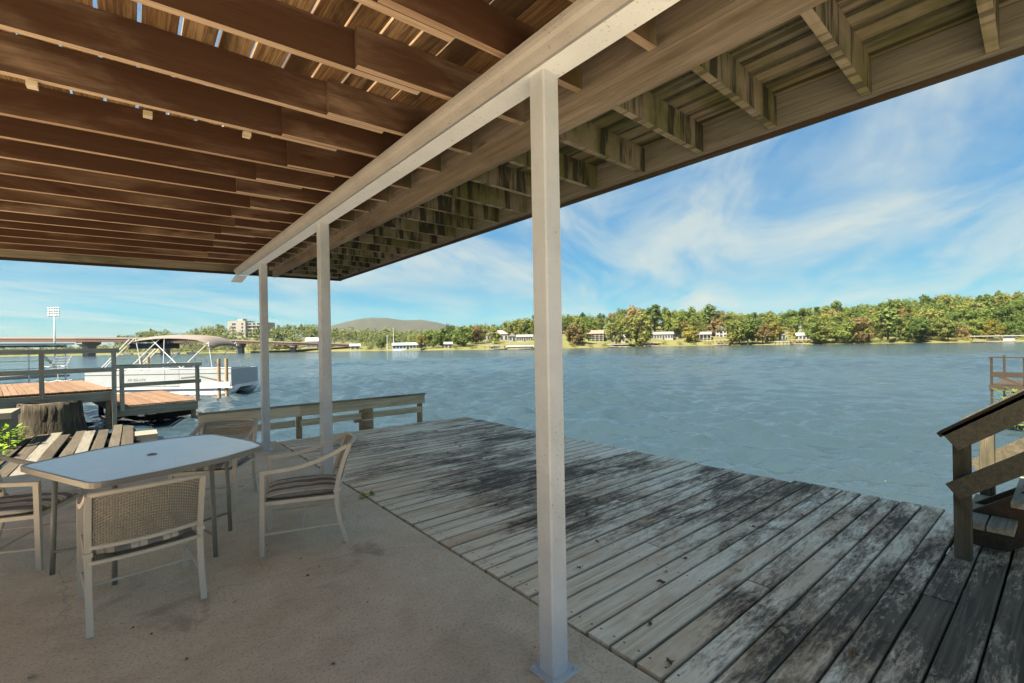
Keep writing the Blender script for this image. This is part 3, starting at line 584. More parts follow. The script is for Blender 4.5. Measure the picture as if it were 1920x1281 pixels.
# ------------------------------------------------------------------ neighbouring dock on the shore side
nd = thing('neighbour_dock', 'two-level neighbouring dock with grey rails and tan sunlit boards', 'dock', (-0.46, 18.0, 0), R(9))
for k in range(32):
    xx = -4.5 + 0.143 * k; board('plank', MT['tan_wood'], nd, (xx, -0.02, 0.47), (xx - 0.02, 6.5, 0.47), 0.132, 0.035, jitter=0.002)
for k in range(15):
    xx = 0.17 + 0.143 * k; board('plank', MT['tan_wood'], nd, (xx, -0.02, -0.055), (xx, 5.2, -0.055), 0.132, 0.035, jitter=0.002)
MB().box(-2.25, 0.02, -0.05, -0.005, 0.13, 0.40).build('edge_beam', MT['grey_wood'], nd)
MB().box(0.05, 2.14, -0.05, -0.005, -0.37, -0.09).build('edge_beam', MT['grey_wood'], nd)
MB().box(-4.5, 0.0, 0.02, 6.4, 0.33, 0.43).build('frame', MT['dark_wood'], nd); MB().box(0.1, 2.1, 0.02, 5.1, -0.30, -0.095).build('frame', MT['dark_wood'], nd)
for xs, z0_, z1_ in ((-1.45, 0.3, 1.53), (0.04, -0.7, 1.56), (0.215, -0.2, 1.05), (2.12, -0.1, 1.08)): board('rail_post', MT['grey_wood'], nd, (xs, -0.11, z0_), (xs, -0.11, z1_), 0.10, 0.10)
for xs, ys, z1_ in ((-0.06, 0.12, 0.12), (-0.62, 1.4, 0.3), (1.35, 1.2, -0.3), (2.05, 0.1, -0.08), (2.05, 3.0, -0.3), (-2.5, 3, 0.3), (0.3, 4.6, -0.3)): MB().tube([(xs, ys, -2.6), (xs, ys, z1_)], 0.075, 10).build('leg', MT['dark_wood'] if ys > 0.15 else MT['log_wood'], nd)
MB().bar((2.05, 0.05, -0.45), (1.0, 1.3, -0.62), 0.04, 0.16).build('brace', MT['dark_wood'], nd)
MB().box(-4.6, 0.16, -0.175, -0.02, 1.53, 1.66).build('top_rail', MT['grey_wood'], nd); MB().box(-4.6, 0.10, -0.16, -0.112, 0.98, 1.11).build('mid_rail', MT['grey_wood'], nd)
MB().box(0.03, 2.24, -0.175, -0.04, 1.055, 1.17).build('top_rail', MT['grey_wood'], nd); MB().box(0.18, 2.2, -0.20, -0.162, 0.50, 0.62).build('mid_rail', MT['grey_wood'], nd)
# white mooring plank with two posts by the boat
mp = thing('mooring_stage', 'white plank nailed across two tan mooring posts beside the pontoon boat', 'mooring', tuple(at(417, 700, 21.5)[:2]) + (0,), R(-39.4))
for xs in (-0.16, 0.19): MB().tube([(xs, 0, -2.6), (xs, 0, 1.13)], 0.07, 10).build('post', MT['log_wood'], mp)
MB().box(-1.9, 0.42, -0.13, -0.085, -0.22, 0.06).build('plank', MT['white'], mp)
for k, (dx, dy) in enumerate(((-3.2, 3.9), (-2.9, 3.7))):
    o = thing('mooring_post', 'slim tan mooring post standing in the water behind the pontoon boat', 'post', (3.58 + dx, 27.4 + dy, 0), 0, 'mooring posts behind the boat')
    MB().tube([(0, 0, -2.6), (0, 0, 1.2), (0, 0, 1.25)], [0.075, 0.07, 0.05], 10).build('pole', MT['log_wood'], o)

# old boardwalk, stump, block and plants on the bank
bw = thing('old_boardwalk', 'broken grey boardwalk of loose planks below the neighbouring dock', 'boardwalk', (0, 0, 0))
rb = random.Random(3)
for k in range(9):
    xx = -2.02 + 0.238 * k; board('plank', MT['rim_wood'] if k in (2, 5) else MT['walk_wood'], bw, (xx + rb.uniform(-.04, .04), 9.0 + rb.uniform(-.2, .4), -0.50 + rb.uniform(-.02, .03)), (xx + rb.uniform(-.03, .05), 16.6 + rb.uniform(-.6, .5), -0.50 + rb.uniform(-.02, .03)), 0.205 + rb.uniform(-.03, .02), 0.045, jitter=0.006)
for yy in (9.4, 12, 14.5, 16.2): MB().box(-2.2, 0.1, yy - .05, yy + .05, -0.72, -0.585).build('joist', MT['dark_wood'], bw)
def rough_cyl(r, h, seed, n=22, flare=0.25, wob=0.12):
    rr = random.Random(seed); lob = [1 + rr.uniform(-wob, wob) for _ in range(n)]; mb = MB(); vs = []; zs = [0, .12, .3, .55, .8, 1.0]
    for i, f in enumerate(zs):
        for k in range(n): a = 2 * math.pi * k / n; q = r * lob[k] * (1 + flare * (1 - f) ** 2) * (1 + rr.uniform(-.03, .03)); vs.append((q * math.cos(a), q * math.sin(a), h * f + (rr.uniform(-.04, .04) if f == 1 else 0)))
    fs = [(i * n + k, i * n + (k + 1) % n, (i + 1) * n + (k + 1) % n, (i + 1) * n + k) for i in range(len(zs) - 1) for k in range(n)] + [tuple(range((len(zs) - 1) * n, len(zs) * n))]
    mb.add(vs, fs); return mb
sp_ = thing('tree_stump', 'broad old tree stump under the neighbouring dock beam', 'stump', (-1.72, 17.55, -0.75))
rough_cyl(0.62, 0.98, 5, n=48, wob=0.06).build('trunk', MT['stump'], sp_, smooth=True)
bk = thing('retaining_block', 'rough grey stone retaining block on the bank beside the stump', 'stone block', (-2.75, 15.6, -0.75))
mb = MB(); mb.box(-0.75, 0.62, -0.45, 0.6, 0, 0.86); mb.build('block', MT['stone'], bk); MB().box(-0.85, 0.66, -0.5, 0.65, 0.862, 1.0).build('cap', MT['stone'], bk)
st_ = tag(MB().box(-0.25, 0.25, -0.4, 0.4, -0.5, 0.18).build('stone_footing', MT['stone'], None, loc=(0.24, 15.3, -0.72)), 'square stone footing at the water end of the old boardwalk', 'stone block')
def leafy(n, r, h, size, seed, droop=0.3):
    rr = random.Random(seed); mb = MB()
    for _ in range(n):
        a = rr.uniform(0, 6.283); q = r * math.sqrt(rr.random()); z_ = h * rr.random(); c = Vector((q * math.cos(a), q * math.sin(a), z_)); d = Vector((math.cos(a), math.sin(a), rr.uniform(-droop, .8))).normalized(); s_ = d.cross(Vector((0, 0, 1))).normalized(); L = size * rr.uniform(.6, 1.3)
        mb.add([c, c + d * L * .5 + s_ * L * .26, c + d * L, c + d * L * .5 - s_ * L * .26], [(0, 1, 2, 3)])
    return mb
for (x_, y_, z_, r_, h_, lb) in ((-2.1, 14.9, -0.45, 0.24, 0.42, 'bright green leafy plant growing against the stone block'), (-2.15, 13.6, -0.5, 0.2, 0.22, 'small bright green plant sprouting at the boardwalk edge')):
    o = thing('leafy_plant', lb, 'plant', (x_, y_, z_)); leafy(110, r_, h_, 0.13, int(h_ * 100)).build('leaves', MT['lf_bright'], o); MB().tube([(0, 0, -.15), (0.02, 0, h_ * .8)], 0.012, 5).build('stem', MT['bark'], o)
o = thing('weed_tuft', 'small green weed growing in the joint between slab and dock', 'weed', (1.915, 4.78, -0.03)); leafy(34, 0.05, 0.05, 0.055, 4).build('leaves', MT['lf_bright'], o)
gc = thing('garden_chair', 'light metal rocking chair standing on the neighbouring dock', 'chair', tuple(at(105, 705, 17.5)), R(40))
gc.location.z = 0.46
for s_ in (-1, 1):
    MB().tube(curve3([(s_ * .25, .35, .02), (s_ * .25, 0, 0), (s_ * .25, -.4, .05)], 5), .012, 6).build('rocker', MT['alu'], gc)
    MB().tube(curve3([(s_ * .25, .25, .02), (s_ * .25, .25, .55), (s_ * .25, -.1, .58), (s_ * .25, -.38, .95)], 5), .012, 6).build('side_frame', MT['alu'], gc)
for k in range(6): MB().tube([(-.25, -.1 - .06 * k, .40 + .1 * k), (.25, -.1 - .06 * k, .40 + .1 * k)], .01, 5).build('slat', MT['alu'], gc)
for k in range(4): MB().tube([(-.25, .25 - .1 * k, .36), (.25, .25 - .1 * k, .36)], .01, 5).build('slat', MT['alu'], gc)

# boat lift with a flat roof further along
bl = thing('boat_lift', 'open boat lift with thin posts and flat roof beyond the neighbouring dock', 'boat lift', tuple(at(42, 690, 34)), R(30))
bl.location.z = 0
for xs, ys in ((-2.6, -1.3), (1.9, -1.3), (-2.6, 2), (1.9, 2), (-0.2, -1.3), (-1.9, -1.3)): MB().tube([(xs, ys, -2.6), (xs, ys, 2.1)], 0.055, 8).build('post', MT['pale_wood'] if xs < -2 else MT['alu'], bl)
MB().box(-3.2, 2.3, -1.7, 2.4, 2.1, 2.2).build('roof', MT['white'], bl); MB().box(-3.1, 2.0, -1.35, -1.28, 1.92, 2.05).build('beam', MT['girder'], bl)
for z_ in (0.35, 0.9): MB().box(-3.1, 1.4, -1.34, -1.28, z_, z_ + .05).build('rail', MT['pale_wood'], bl)
MB().bar((1.4, -1.31, 0.3), (0.6, -1.31, 1.3), 0.07, 0.16).build('brace', MT['pale_wood'], bl)
MB().box(-3.2, 2.2, -1.2, 2.2, -0.35, -0.2).build('floor', MT['grey_wood'], bl)
nk = thing('side_dock', 'dark neighbouring dock with thin railing past the stairs', 'dock', tuple(at(1893, 700, 14.5)), R(-2)); nk.location.z = 0
MB().box(-0.35, 2.6, -1.9, 0.42, -0.12, 0.02).build('floor', MT['dark_wood'], nk)
for xs, ys in ((-0.3, 0.36), (-0.3, -0.34), (-0.3, -1.8), (2.4, 0.36), (2.4, -1.8)):
    MB().tube([(xs, ys, -2.6), (xs, ys, 0.88)], 0.035, 6).build('post', MT['dark_wood'], nk)
MB().box(-0.34, -0.26, -1.85, 0.42, 0.875, 0.915).build('rail', MT['dark_wood'], nk); MB().box(-0.33, -0.29, -1.8, 0.36, 0.28, 0.44).build('rail', MT['dark_wood'], nk)
MB().bar((-0.31, 0.3, 0.36), (-0.31, -0.3, 0.05), 0.03, 0.07).build('brace', MT['dark_wood'], nk)

for k, (X_, Y_, d_) in enumerate(((1908, 770, 11.5), (1918, 790, 11.0))):
    q = at(X_, Y_, d_); o = thing('reed_clump', ('tall' if k == 0 else 'low spreading') + ' dark green waterside plant past the stairs', 'plant', (q.x, q.y, -0.75)); hh = 1.0 if k == 0 else .75
    leafy(170, .3, hh, .17, 20 + k).build('leaves', MT['lf_green'], o)
    for j in range(5): MB().tube([(.1 * math.cos(j * 1.3), .1 * math.sin(j * 1.3), -1.8), (.22 * math.cos(j * 1.3), .22 * math.sin(j * 1.3), hh)], .012, 5).build('stem', MT['bark'], o)
# ------------------------------------------------------------------ pontoon boat
pb = thing('pontoon_boat', 'white pontoon boat with taupe bimini canopy moored by the neighbouring dock', 'boat', (1.75, 29.35, -0.7), R(-39.4))
def bb(name, mat, *a, parent=None): return MB().box(*a).build(name, mat, parent or pb)
for s_ in (-1, 1): MB().tube([(-3.9, s_ * .85, .12), (2.9, s_ * .85, .12), (3.35, s_ * .85, .2), (3.75, s_ * .85, .42)], [.3, .3, .24, .05], 14).build('pontoon', MT['alu'], pb, smooth=True)
bb('deck', MT['alu'], -3.9, 3.6, -1.2, 1.2, .36, .46)
segs = [(-3.6, -1.9), (-1.88, 0.3), (0.32, 1.0), (1.02, 3.55)]
for a_, b_ in segs:
    p_ = bb('fence_panel', MT['boat_white'], a_, b_, -1.18, -1.15, .5, 1.30)
    MB().box(a_, b_, -1.188, -1.181, 1.08, 1.10).build('stripe', MT['black'], p_)
    MB().tube([(a_, -1.165, 1.35), (b_, -1.165, 1.35)], .022, 8).build('rail', MT['alu'], p_)
bb('fence_panel', MT['boat_white'], -3.6, 3.55, 1.15, 1.18, .5, 1.30); bb('fence_panel', MT['boat_white'], 3.52, 3.55, -1.14, 1.14, .5, 1.30); bb('fence_panel', MT['boat_white'], -3.6, -3.57, -1.14, 1.14, .5, 1.30)
bb('seat', MT['canvas'], 1.6, 3.3, -1.1, -.5, .462, 1.15); bb('seat', MT['canvas'], -3.4, -1.9, .4, 1.1, .462, 1.15); bb('console', MT['boat_white'], -.7, .1, .5, 1.1, .462, 1.5)
MB().add([(1.1, -1.192, .92), (2.0, -1.192, 1.0), (3.2, -1.192, .72), (3.2, -1.192, .66), (2.0, -1.192, .94), (1.1, -1.192, .87)], [(0, 1, 4, 5), (1, 2, 3, 4)]).build('swoosh', MT['canvas'], pb)
mb = MB(); vs = []
for i in range(13):
    f = i / 12; xx = -1.55 + 4.15 * f; crown = 2.88 + 0.16 * math.sin(math.pi * min(1, f * 1.05)) - (0.42 * (max(0, f - .88) / .12) ** 1.3) - 0.16 * (max(0, .1 - f) / .1)
    for k in range(9): g = k / 4 - 1; vs.append((xx, g * 1.2, crown - 0.2 * abs(g) ** 3))
nf = len(vs); vs += [(q[0], q[1], q[2] - .02) for q in vs]
fs = [(i * 9 + k, (i + 1) * 9 + k, (i + 1) * 9 + k + 1, i * 9 + k + 1) for i in range(12) for k in range(8)]
fs += [tuple(nf + j for j in f[::-1]) for f in fs] + [(i * 9, nf + i * 9, nf + (i + 1) * 9, (i + 1) * 9) for i in range(12)] + [((i + 1) * 9 + 8, nf + (i + 1) * 9 + 8, nf + i * 9 + 8, i * 9 + 8) for i in range(12)] + [(k + 1, nf + k + 1, nf + k, k) for k in range(8)] + [(108 + k, nf + 108 + k, nf + 109 + k, 109 + k) for k in range(8)]
mb.add(vs, fs).build('bimini_top', MT['canvas'], pb, smooth=True)
for s_ in (-1, 1):
    for a_, b_ in (((1.1, 1.35), (-.4, 2.85)), ((1.1, 1.35), (2.45, 2.62)), ((-2.9, 1.35), (-1.45, 2.82)), ((-2.75, 1.35), (-1.2, 2.85)), ((-1.5, 1.35), (.1, 2.88)), ((2.45, 2.6), (2.6, 1.35)), ((-1.1, 2.85), (-.85, 1.35)), ((0.3, 2.85), (0.2, 1.35))):
        MB().tube([(a_[0], s_ * 1.15, a_[1]), (b_[0], s_ * 1.12, b_[1])], .022, 6).build('canopy_pole', MT['alu'], pb)
bb('folded_canvas', MT['canvas_dark'], -1.6, -.5, -1.0, 1.0, 2.35, 2.62)
fc = bpy.data.curves.new('registration', 'FONT'); fc.body = 'AR 262 ATK'; fc.size = .17; fc.extrude = .002
fo = bpy.data.objects.new('registration_tmp', fc); COL.objects.link(fo); bpy.context.view_layer.update()
me = bpy.data.meshes.new_from_object(fo.evaluated_get(bpy.context.evaluated_depsgraph_get())); bpy.data.objects.remove(fo)
me.materials.clear(); me.materials.append(MT['table_metal']); link('registration', me, pb, (-1.5, -1.186, .78), (R(90), 0, 0))

# ------------------------------------------------------------------ bridge, lamp mast, apartment block
BR = [(-260, 190, 631, 641.5), (0, 192, 632, 641.5), (150, 195, 632, 641.3), (300, 202, 633.3, 641.5), (445, 211, 637.5, 643.8), (548, 217, 641, 647), (655, 227, 644.3, 650.5)]
brg = thing('road_bridge', 'long low road bridge with rust brown girders on concrete piers', 'bridge', (0, 0, 0))
def brow(X): return lerp([(a[0], a[1]) for a in BR], X), lerp([(a[0], a[2]) for a in BR], X), lerp([(a[0], a[3]) for a in BR], X)
pts = []
for X in range(-260, 656, 15):
    d, yt, yb = brow(X); T = at(X, yt, d); B = at(X, yb, d); pts.append((T, B, X))
def sweep(z0f, z1f, back0, back1, name, mat, parent):
    mb = MB(); vs = []
    for i, (T, B, X) in enumerate(pts):
        h_ = T.z - B.z; dv = (pts[min(i + 1, len(pts) - 1)][0] - pts[max(i - 1, 0)][0]); nrm = Vector((-dv.y, dv.x, 0)).normalized()
        for bk_, zf in ((back0, z0f), (back0, z1f), (back1, z1f), (back1, z0f)):
            q = T + nrm * bk_; vs.append((q.x, q.y, B.z + h_ * zf))
    n = len(pts); mb.add(vs, [(i * 4 + k, (i + 1) * 4 + k, (i + 1) * 4 + (k + 1) % 4, i * 4 + (k + 1) % 4) for i in range(n - 1) for k in range(4)] + [(3, 2, 1, 0), ((n - 1) * 4, (n - 1) * 4 + 1, (n - 1) * 4 + 2, (n - 1) * 4 + 3)])
    return mb.build(name, mat, parent)
sweep(0.66, 0.74, -1.0, 11, 'road_slab', MT['concrete_grey'], brg); sweep(0.74, 1.0, -1.0, -0.7, 'parapet', MT['concrete_grey'], brg); sweep(0.74, 1.0, 10.6, 10.9, 'parapet', MT['concrete_grey'], brg)
for k in range(4): sweep(0.0, 0.658, -0.85 + 3.2 * k, -0.45 + 3.2 * k, 'girder', MT['girder'], brg)
for X in (-120, 150, 300, 445, 548):
    d, yt, yb = brow(X); B = at(X, yb, d); i = min(range(len(pts)), key=lambda j: abs(pts[j][2] - X)); dv = (pts[i + 1][0] - pts[i - 1][0]); nrm = Vector((-dv.y, dv.x, 0)).normalized(); al = Vector((dv.x, dv.y, 0)).normalized()
    mb = MB(); prof_ = [(-0.6, B.z - 0.02), (10.6, B.z - 0.02), (10.6, B.z - .9), (7.2, B.z - 2.2), (7.2, -2.6), (2.8, -2.6), (2.8, B.z - 2.2), (-0.6, B.z - .9)]
    vs = [B + nrm * p_[0] + al * s_ for s_ in (-1.1, 1.1) for p_ in prof_]
    for j, q in enumerate(vs): q.z = prof_[j % 8][1]
    mb.add(vs, [tuple(range(8))[::-1], tuple(range(8, 16))] + [(j, (j + 1) % 8, 8 + (j + 1) % 8, 8 + j) for j in range(8)]); mb.build('pier', MT['concrete_grey'], brg)
lm = thing('floodlight_mast', 'tall slim floodlight mast with four lamp rows by the bridge', 'lamp mast', tuple(at(103, 664, 140))); lm.location.z = -2.6
zt_ = 2.6 + EYE + (hor(100) - 578) * 140 / F_PX
MB().tube([(0, 0, 0), (0, 0, zt_ * .5), (0, 0, zt_)], [.3, .22, .13], 10).build('pole', MT['alu'], lm, smooth=True)
ar = math.atan2(rt.y, rt.x)
for k in range(4):
    z_ = zt_ - 0.2 - 0.75 * k; a_ = rt * 1.75
    c_ = MB().bar((-a_.x, -a_.y, z_), (a_.x, a_.y, z_), .1, .12).build('crossarm', MT['concrete_grey'], lm)
    for j in range(5): MB().tube([(rt.x * (-1.5 + .75 * j) - fw.x * .1, rt.y * (-1.5 + .75 * j) - fw.y * .1, z_ + .08), (rt.x * (-1.5 + .75 * j) - fw.x * .3, rt.y * (-1.5 + .75 * j) - fw.y * .3, z_ + .36)], [.12, .24], 8).build('lamp', MT['alu'], c_)
ap = thing('apartment_tower', 'white eight-storey apartment block standing among trees behind the bridge', 'building', tuple(at(472, 650, 340)), ar); ap.location.z = 1.0
for nm, a_ in (('wall', (-13.8, -1, -6, 6, 0, 20.3)), ('wall', (-0.99, 14.2, -4, 6, 0, 19.0))): MB().box(*a_).build(nm, MT['wall_white'], ap)
MB().box(-9, -5, -2, 3, 20.3, 22).build('lift_house', MT['wall_white'], ap)
for fl in range(7):
    z_ = 2.6 + 2.45 * fl
    for xs, yf in ((-10, -6), (-8.6, -6), (-3.2, -6), (1.2, -4), (4.2, -4), (7.2, -4), (10.2, -4), (12.6, -4)):
        wd = 1.1 if yf == -6 else 2.0
        w_ = MB().box(xs - wd / 2, xs + wd / 2, yf - .12, yf - .01, z_, z_ + 1.3).build('window', MT['glass'], ap)
        if yf == -4: MB().box(xs - 1.4, xs + 1.4, yf - .9, yf - .13, z_ - .45, z_ - .3).build('balcony', MT['alu'], w_)

# ------------------------------------------------------------------ far houses, boathouses
def house(name, label, cat, X0, X1, Yb, Yt, wall, roof, storeys=1, hip=False, porch=False, gable=False, nwin=None, chimney=False, skew=0.0):
    Xc = (X0 + X1) / 2; q, t_, d = land_px(Xc, Yb); sc = d / F_PX; w_ = (X1 - X0) * sc; H_ = (Yb - Yt) * sc; dp = max(5.0, w_ * .55)
    ang = math.atan2((ray(Xc, 640)).y, (ray(Xc, 640)).x) - math.pi / 2 + skew
    o = thing(name, label, cat, (q.x, q.y, q.z - 0.25), ang); H_ += 0.25
    hw = H_ * (0.66 if not gable else 0.6)
    wl = MB().box(-w_ / 2, w_ / 2, 0, dp, -1.5, hw).build('wall', MT[wall], o); e = .35
    if gable: mb = MB().prism([(-w_ / 2 - e, hw), (w_ / 2 + e, hw), (0, H_)], -e, dp + e, 'y')
    elif hip: mb = MB().add([(-w_ / 2 - e, -e, hw), (w_ / 2 + e, -e, hw), (w_ / 2 + e, dp + e, hw), (-w_ / 2 - e, dp + e, hw), (-w_ / 4, dp / 2, H_), (w_ / 4, dp / 2, H_)], [(3, 2, 1, 0), (0, 1, 5, 4), (1, 2, 5), (2, 3, 4, 5), (3, 0, 4)])
    else: mb = MB().prism([(-e, hw), (dp + e, hw), (dp / 2, H_)], -w_ / 2 - e, w_ / 2 + e, 'x')
    rf = mb.build('roof', MT[roof], o)
    if chimney: MB().box(w_ * .2, w_ * .2 + .7, dp * .5, dp * .5 + .7, hw, H_ + .7).build('chimney', MT['wall_red'], rf)
    n = nwin or max(2, int(w_ / 1.9)); sh = hw / storeys
    for s_ in range(storeys):
        for k in range(n):
            xs = -w_ / 2 + w_ * (k + .5) / n; ww = min(.55, w_ / n * .36); z0_ = s_ * sh + sh * .32; z1_ = s_ * sh + sh * .82
            if s_ == 0 and k == n // 2: z0_ = .1; nm = 'door'
            else: nm = 'window'
            f_ = MB().box(xs - ww - .08, xs + ww + .08, -.06, -.005, z0_ - .08, z1_ + .08).build(nm, MT['white'], o); MB().box(xs - ww, xs + ww, -.09, -.065, z0_, z1_).build('pane', MT['glass'], f_)
    if porch:
        for s_ in range(storeys): MB().box(-w_ / 2, w_ / 2, -1.7, -.1, s_ * sh - .12, s_ * sh + .03).build('porch_floor', MT['grey_wood'], o)
        for k in range(5): xs = -w_ / 2 + .1 + (w_ - .2) * k / 4; MB().box(xs - .07, xs + .07, -1.7, -1.56, -1.5, hw).build('porch_post', MT['white'], o)
        for s_ in range(storeys): MB().box(-w_ / 2, w_ / 2, -1.69, -1.63, s_ * sh + .75, s_ * sh + .85).build('porch_rail', MT['white'], o)
        MB().box(-w_ / 2 - .2, w_ / 2 + .2, -1.9, -.36, hw - .02, hw + .1).build('porch_roof', MT[roof], o)
    return o
HX = []
def H(*a, **k): HX.append((a[3], a[4], a[5])); return house(*a, **k)
H('lake_house', 'white far-shore house with broad grey hip roof above the shore wall', 'house', 912, 953, 641, 619, 'wall_white', 'roof_grey', 1, hip=True, nwin=5)
H('lake_house', 'small white gabled house beside the broad grey hip roof', 'house', 954, 967, 640, 624, 'wall_white', 'roof_grey', 1, gable=True, nwin=2)
H('lake_house', 'long low white far-shore house with many small windows beside the gabled house', 'house', 969, 999, 640, 627, 'wall_white', 'roof_grey', 1, nwin=7)
H('lake_house', 'brown two-storey far-shore house with full-width porches', 'house', 1101, 1131, 639, 619, 'wall_brown', 'roof_brown', 2, porch=True, nwin=5)
H('lake_house', 'narrow white house attached to the brown porch house', 'house', 1131.5, 1143, 638, 618, 'wall_white', 'roof_grey', 2, gable=True, nwin=2, chimney=True)
H('lake_house', 'beige house half hidden behind big shoreline trees', 'house', 1145, 1172, 643, 627, 'wall_beige', 'roof_grey', 1, nwin=4)
H('lake_house', 'white house with a long row of tall windows above a green lawn', 'house', 1222, 1261, 636, 622, 'wall_white', 'roof_grey', 1, nwin=8)
H('lake_house', 'plain white garage next to the house with the window row', 'garage', 1264, 1281, 634, 623, 'wall_white', 'roof_grey', 1, nwin=2)
H('lake_house', 'dark red brick house with grey roof behind autumn trees', 'house', 1306, 1332, 637, 622, 'wall_red', 'roof_grey', 1, porch=True, nwin=5)
H('lake_house', 'tall white two-storey house with gable high on the bank', 'house', 1343, 1362, 632, 611, 'wall_white', 'roof_grey', 2, gable=True, nwin=3)
H('lake_house', 'small white gabled cottage near the dark pine wood', 'house', 1461, 1472, 637, 622, 'wall_white', 'roof_grey', 1, gable=True, nwin=2)
H('lake_house', 'low white house with dark openings beside a pointed yellow tree', 'house', 1493, 1516, 637, 624, 'wall_white', 'roof_metal', 1, nwin=4)
H('lake_house', 'grey-roofed house high in the wooded hill', 'house', 1803, 1832, 594, 577, 'wall_white', 'roof_grey', 1, nwin=4)
H('lake_house', 'brown gabled house high in the wooded hill at its crest', 'house', 1884, 1900, 592, 574, 'wall_brown', 'roof_brown', 1, gable=True, nwin=2)
H('marina_shed', 'long low pale blue marina shed on the shore past the bridge end', 'shed', 737, 792, 654.5, 643, 'roof_metal', 'roof_metal', 1, nwin=9)
H('storage_shed', 'small pale shed on the shore between marina and hip-roofed house', 'shed', 833, 848, 653, 641, 'wall_white', 'roof_grey', 1, nwin=2)
H('waterside_building', 'blue-roofed building behind the bridge end', 'building', 576, 616, 652, 633, 'wall_white', 'roof_metal', 1, nwin=5)
H('waterside_shed', 'white shed with metal roof beside the bridge abutment', 'shed', 657, 674, 655, 645, 'wall_white', 'roof_metal', 1, nwin=2)
def boathouse(label, X0, X1, Yt, roof='roof_brown', boat=True, walls=None, dd=-3.5):
    Xc = (X0 + X1) / 2; d = lerp(SHORE, Xc) + dd; q = at(Xc, hor(Xc), d); sc = d / F_PX; w_ = (X1 - X0) * sc; zt__ = EYE + (hor(Xc) - Yt) * sc + .7
    o = thing('boathouse', label, 'boathouse', (q.x, q.y, -0.7), math.atan2(ray(Xc, 640).y, ray(Xc, 640).x) - math.pi / 2)
    for k in range(5):
        xs = -w_ / 2 + w_ * k / 4
        for yy in (-2, 2): MB().tube([(xs, yy, -1.5), (xs, yy, zt__ - .25)], .09, 6).build('post', MT['log_wood'], o)
    MB().prism([(-2.6, zt__ - .3), (2.6, zt__ - .3), (2.6, zt__ - .18), (0, zt__), (-2.6, zt__ - .18)], -w_ / 2 - .4, w_ / 2 + .4, 'x').build('roof', MT[roof], o)
    MB().box(-w_ / 2, w_ / 2, -2.3, 2.3, .25, .4).build('floor', MT['grey_wood'], o)
    if boat: MB().prism([(-.7, .45), (.7, .45), (.95, 1.1), (-.95, 1.1)], -w_ * .2, w_ * .15, 'x').build('hull', MT['white'], o)
    if walls: MB().box(walls[0] * w_, walls[1] * w_, -2.05, -1.95, .5, zt__ - .5).build('panel', MT['white'], o)
boathouse('brown-roofed boathouse below the hip-roofed house', 909, 946, 647, walls=(-.1, .2))
boathouse('white-panelled long boathouse at the end of the hip-roofed house lawn', 952, 998, 648, 'roof_metal', False, (-.48, .48))
boathouse('flat boathouse under the big shoreline trees by the beige house', 1140, 1176, 645, 'roof_grey')
boathouse('red-brown low boathouse below the house with the window row', 1208, 1236, 642, 'roof_brown')
boathouse('dark boathouse with a white boat below the tall white house', 1338, 1364, 637, 'roof_brown')
boathouse('brown dock house beside the pointed yellow tree', 1484, 1514, 636.5, 'roof_brown')
boathouse('tan landing below the small white cottage', 1456, 1481, 639.5, 'roof_grey', False)
boathouse('dark boathouse with white end panel under the wooded hill', 1838, 1912, 629, 'roof_grey', True, (.05, .25))
for k in range(7):
    X = 240 + 30 * k + (60 if k > 4 else 0); d = lerp(SHORE, X) - 2; q = at(X, hor(X), d)
    o = tag(MB().prism([(-.5, 0), (.5, 0), (.8, .7), (-.8, .7)], -2.2, 2.2, 'x').build('moored_boat', MT['white'], None, loc=(q.x, q.y, -.75), rot=(0, 0, ar + random.uniform(-.5, .5))), 'small white boat moored along the shore under the bridge', 'boat', 'boats moored under the bridge')

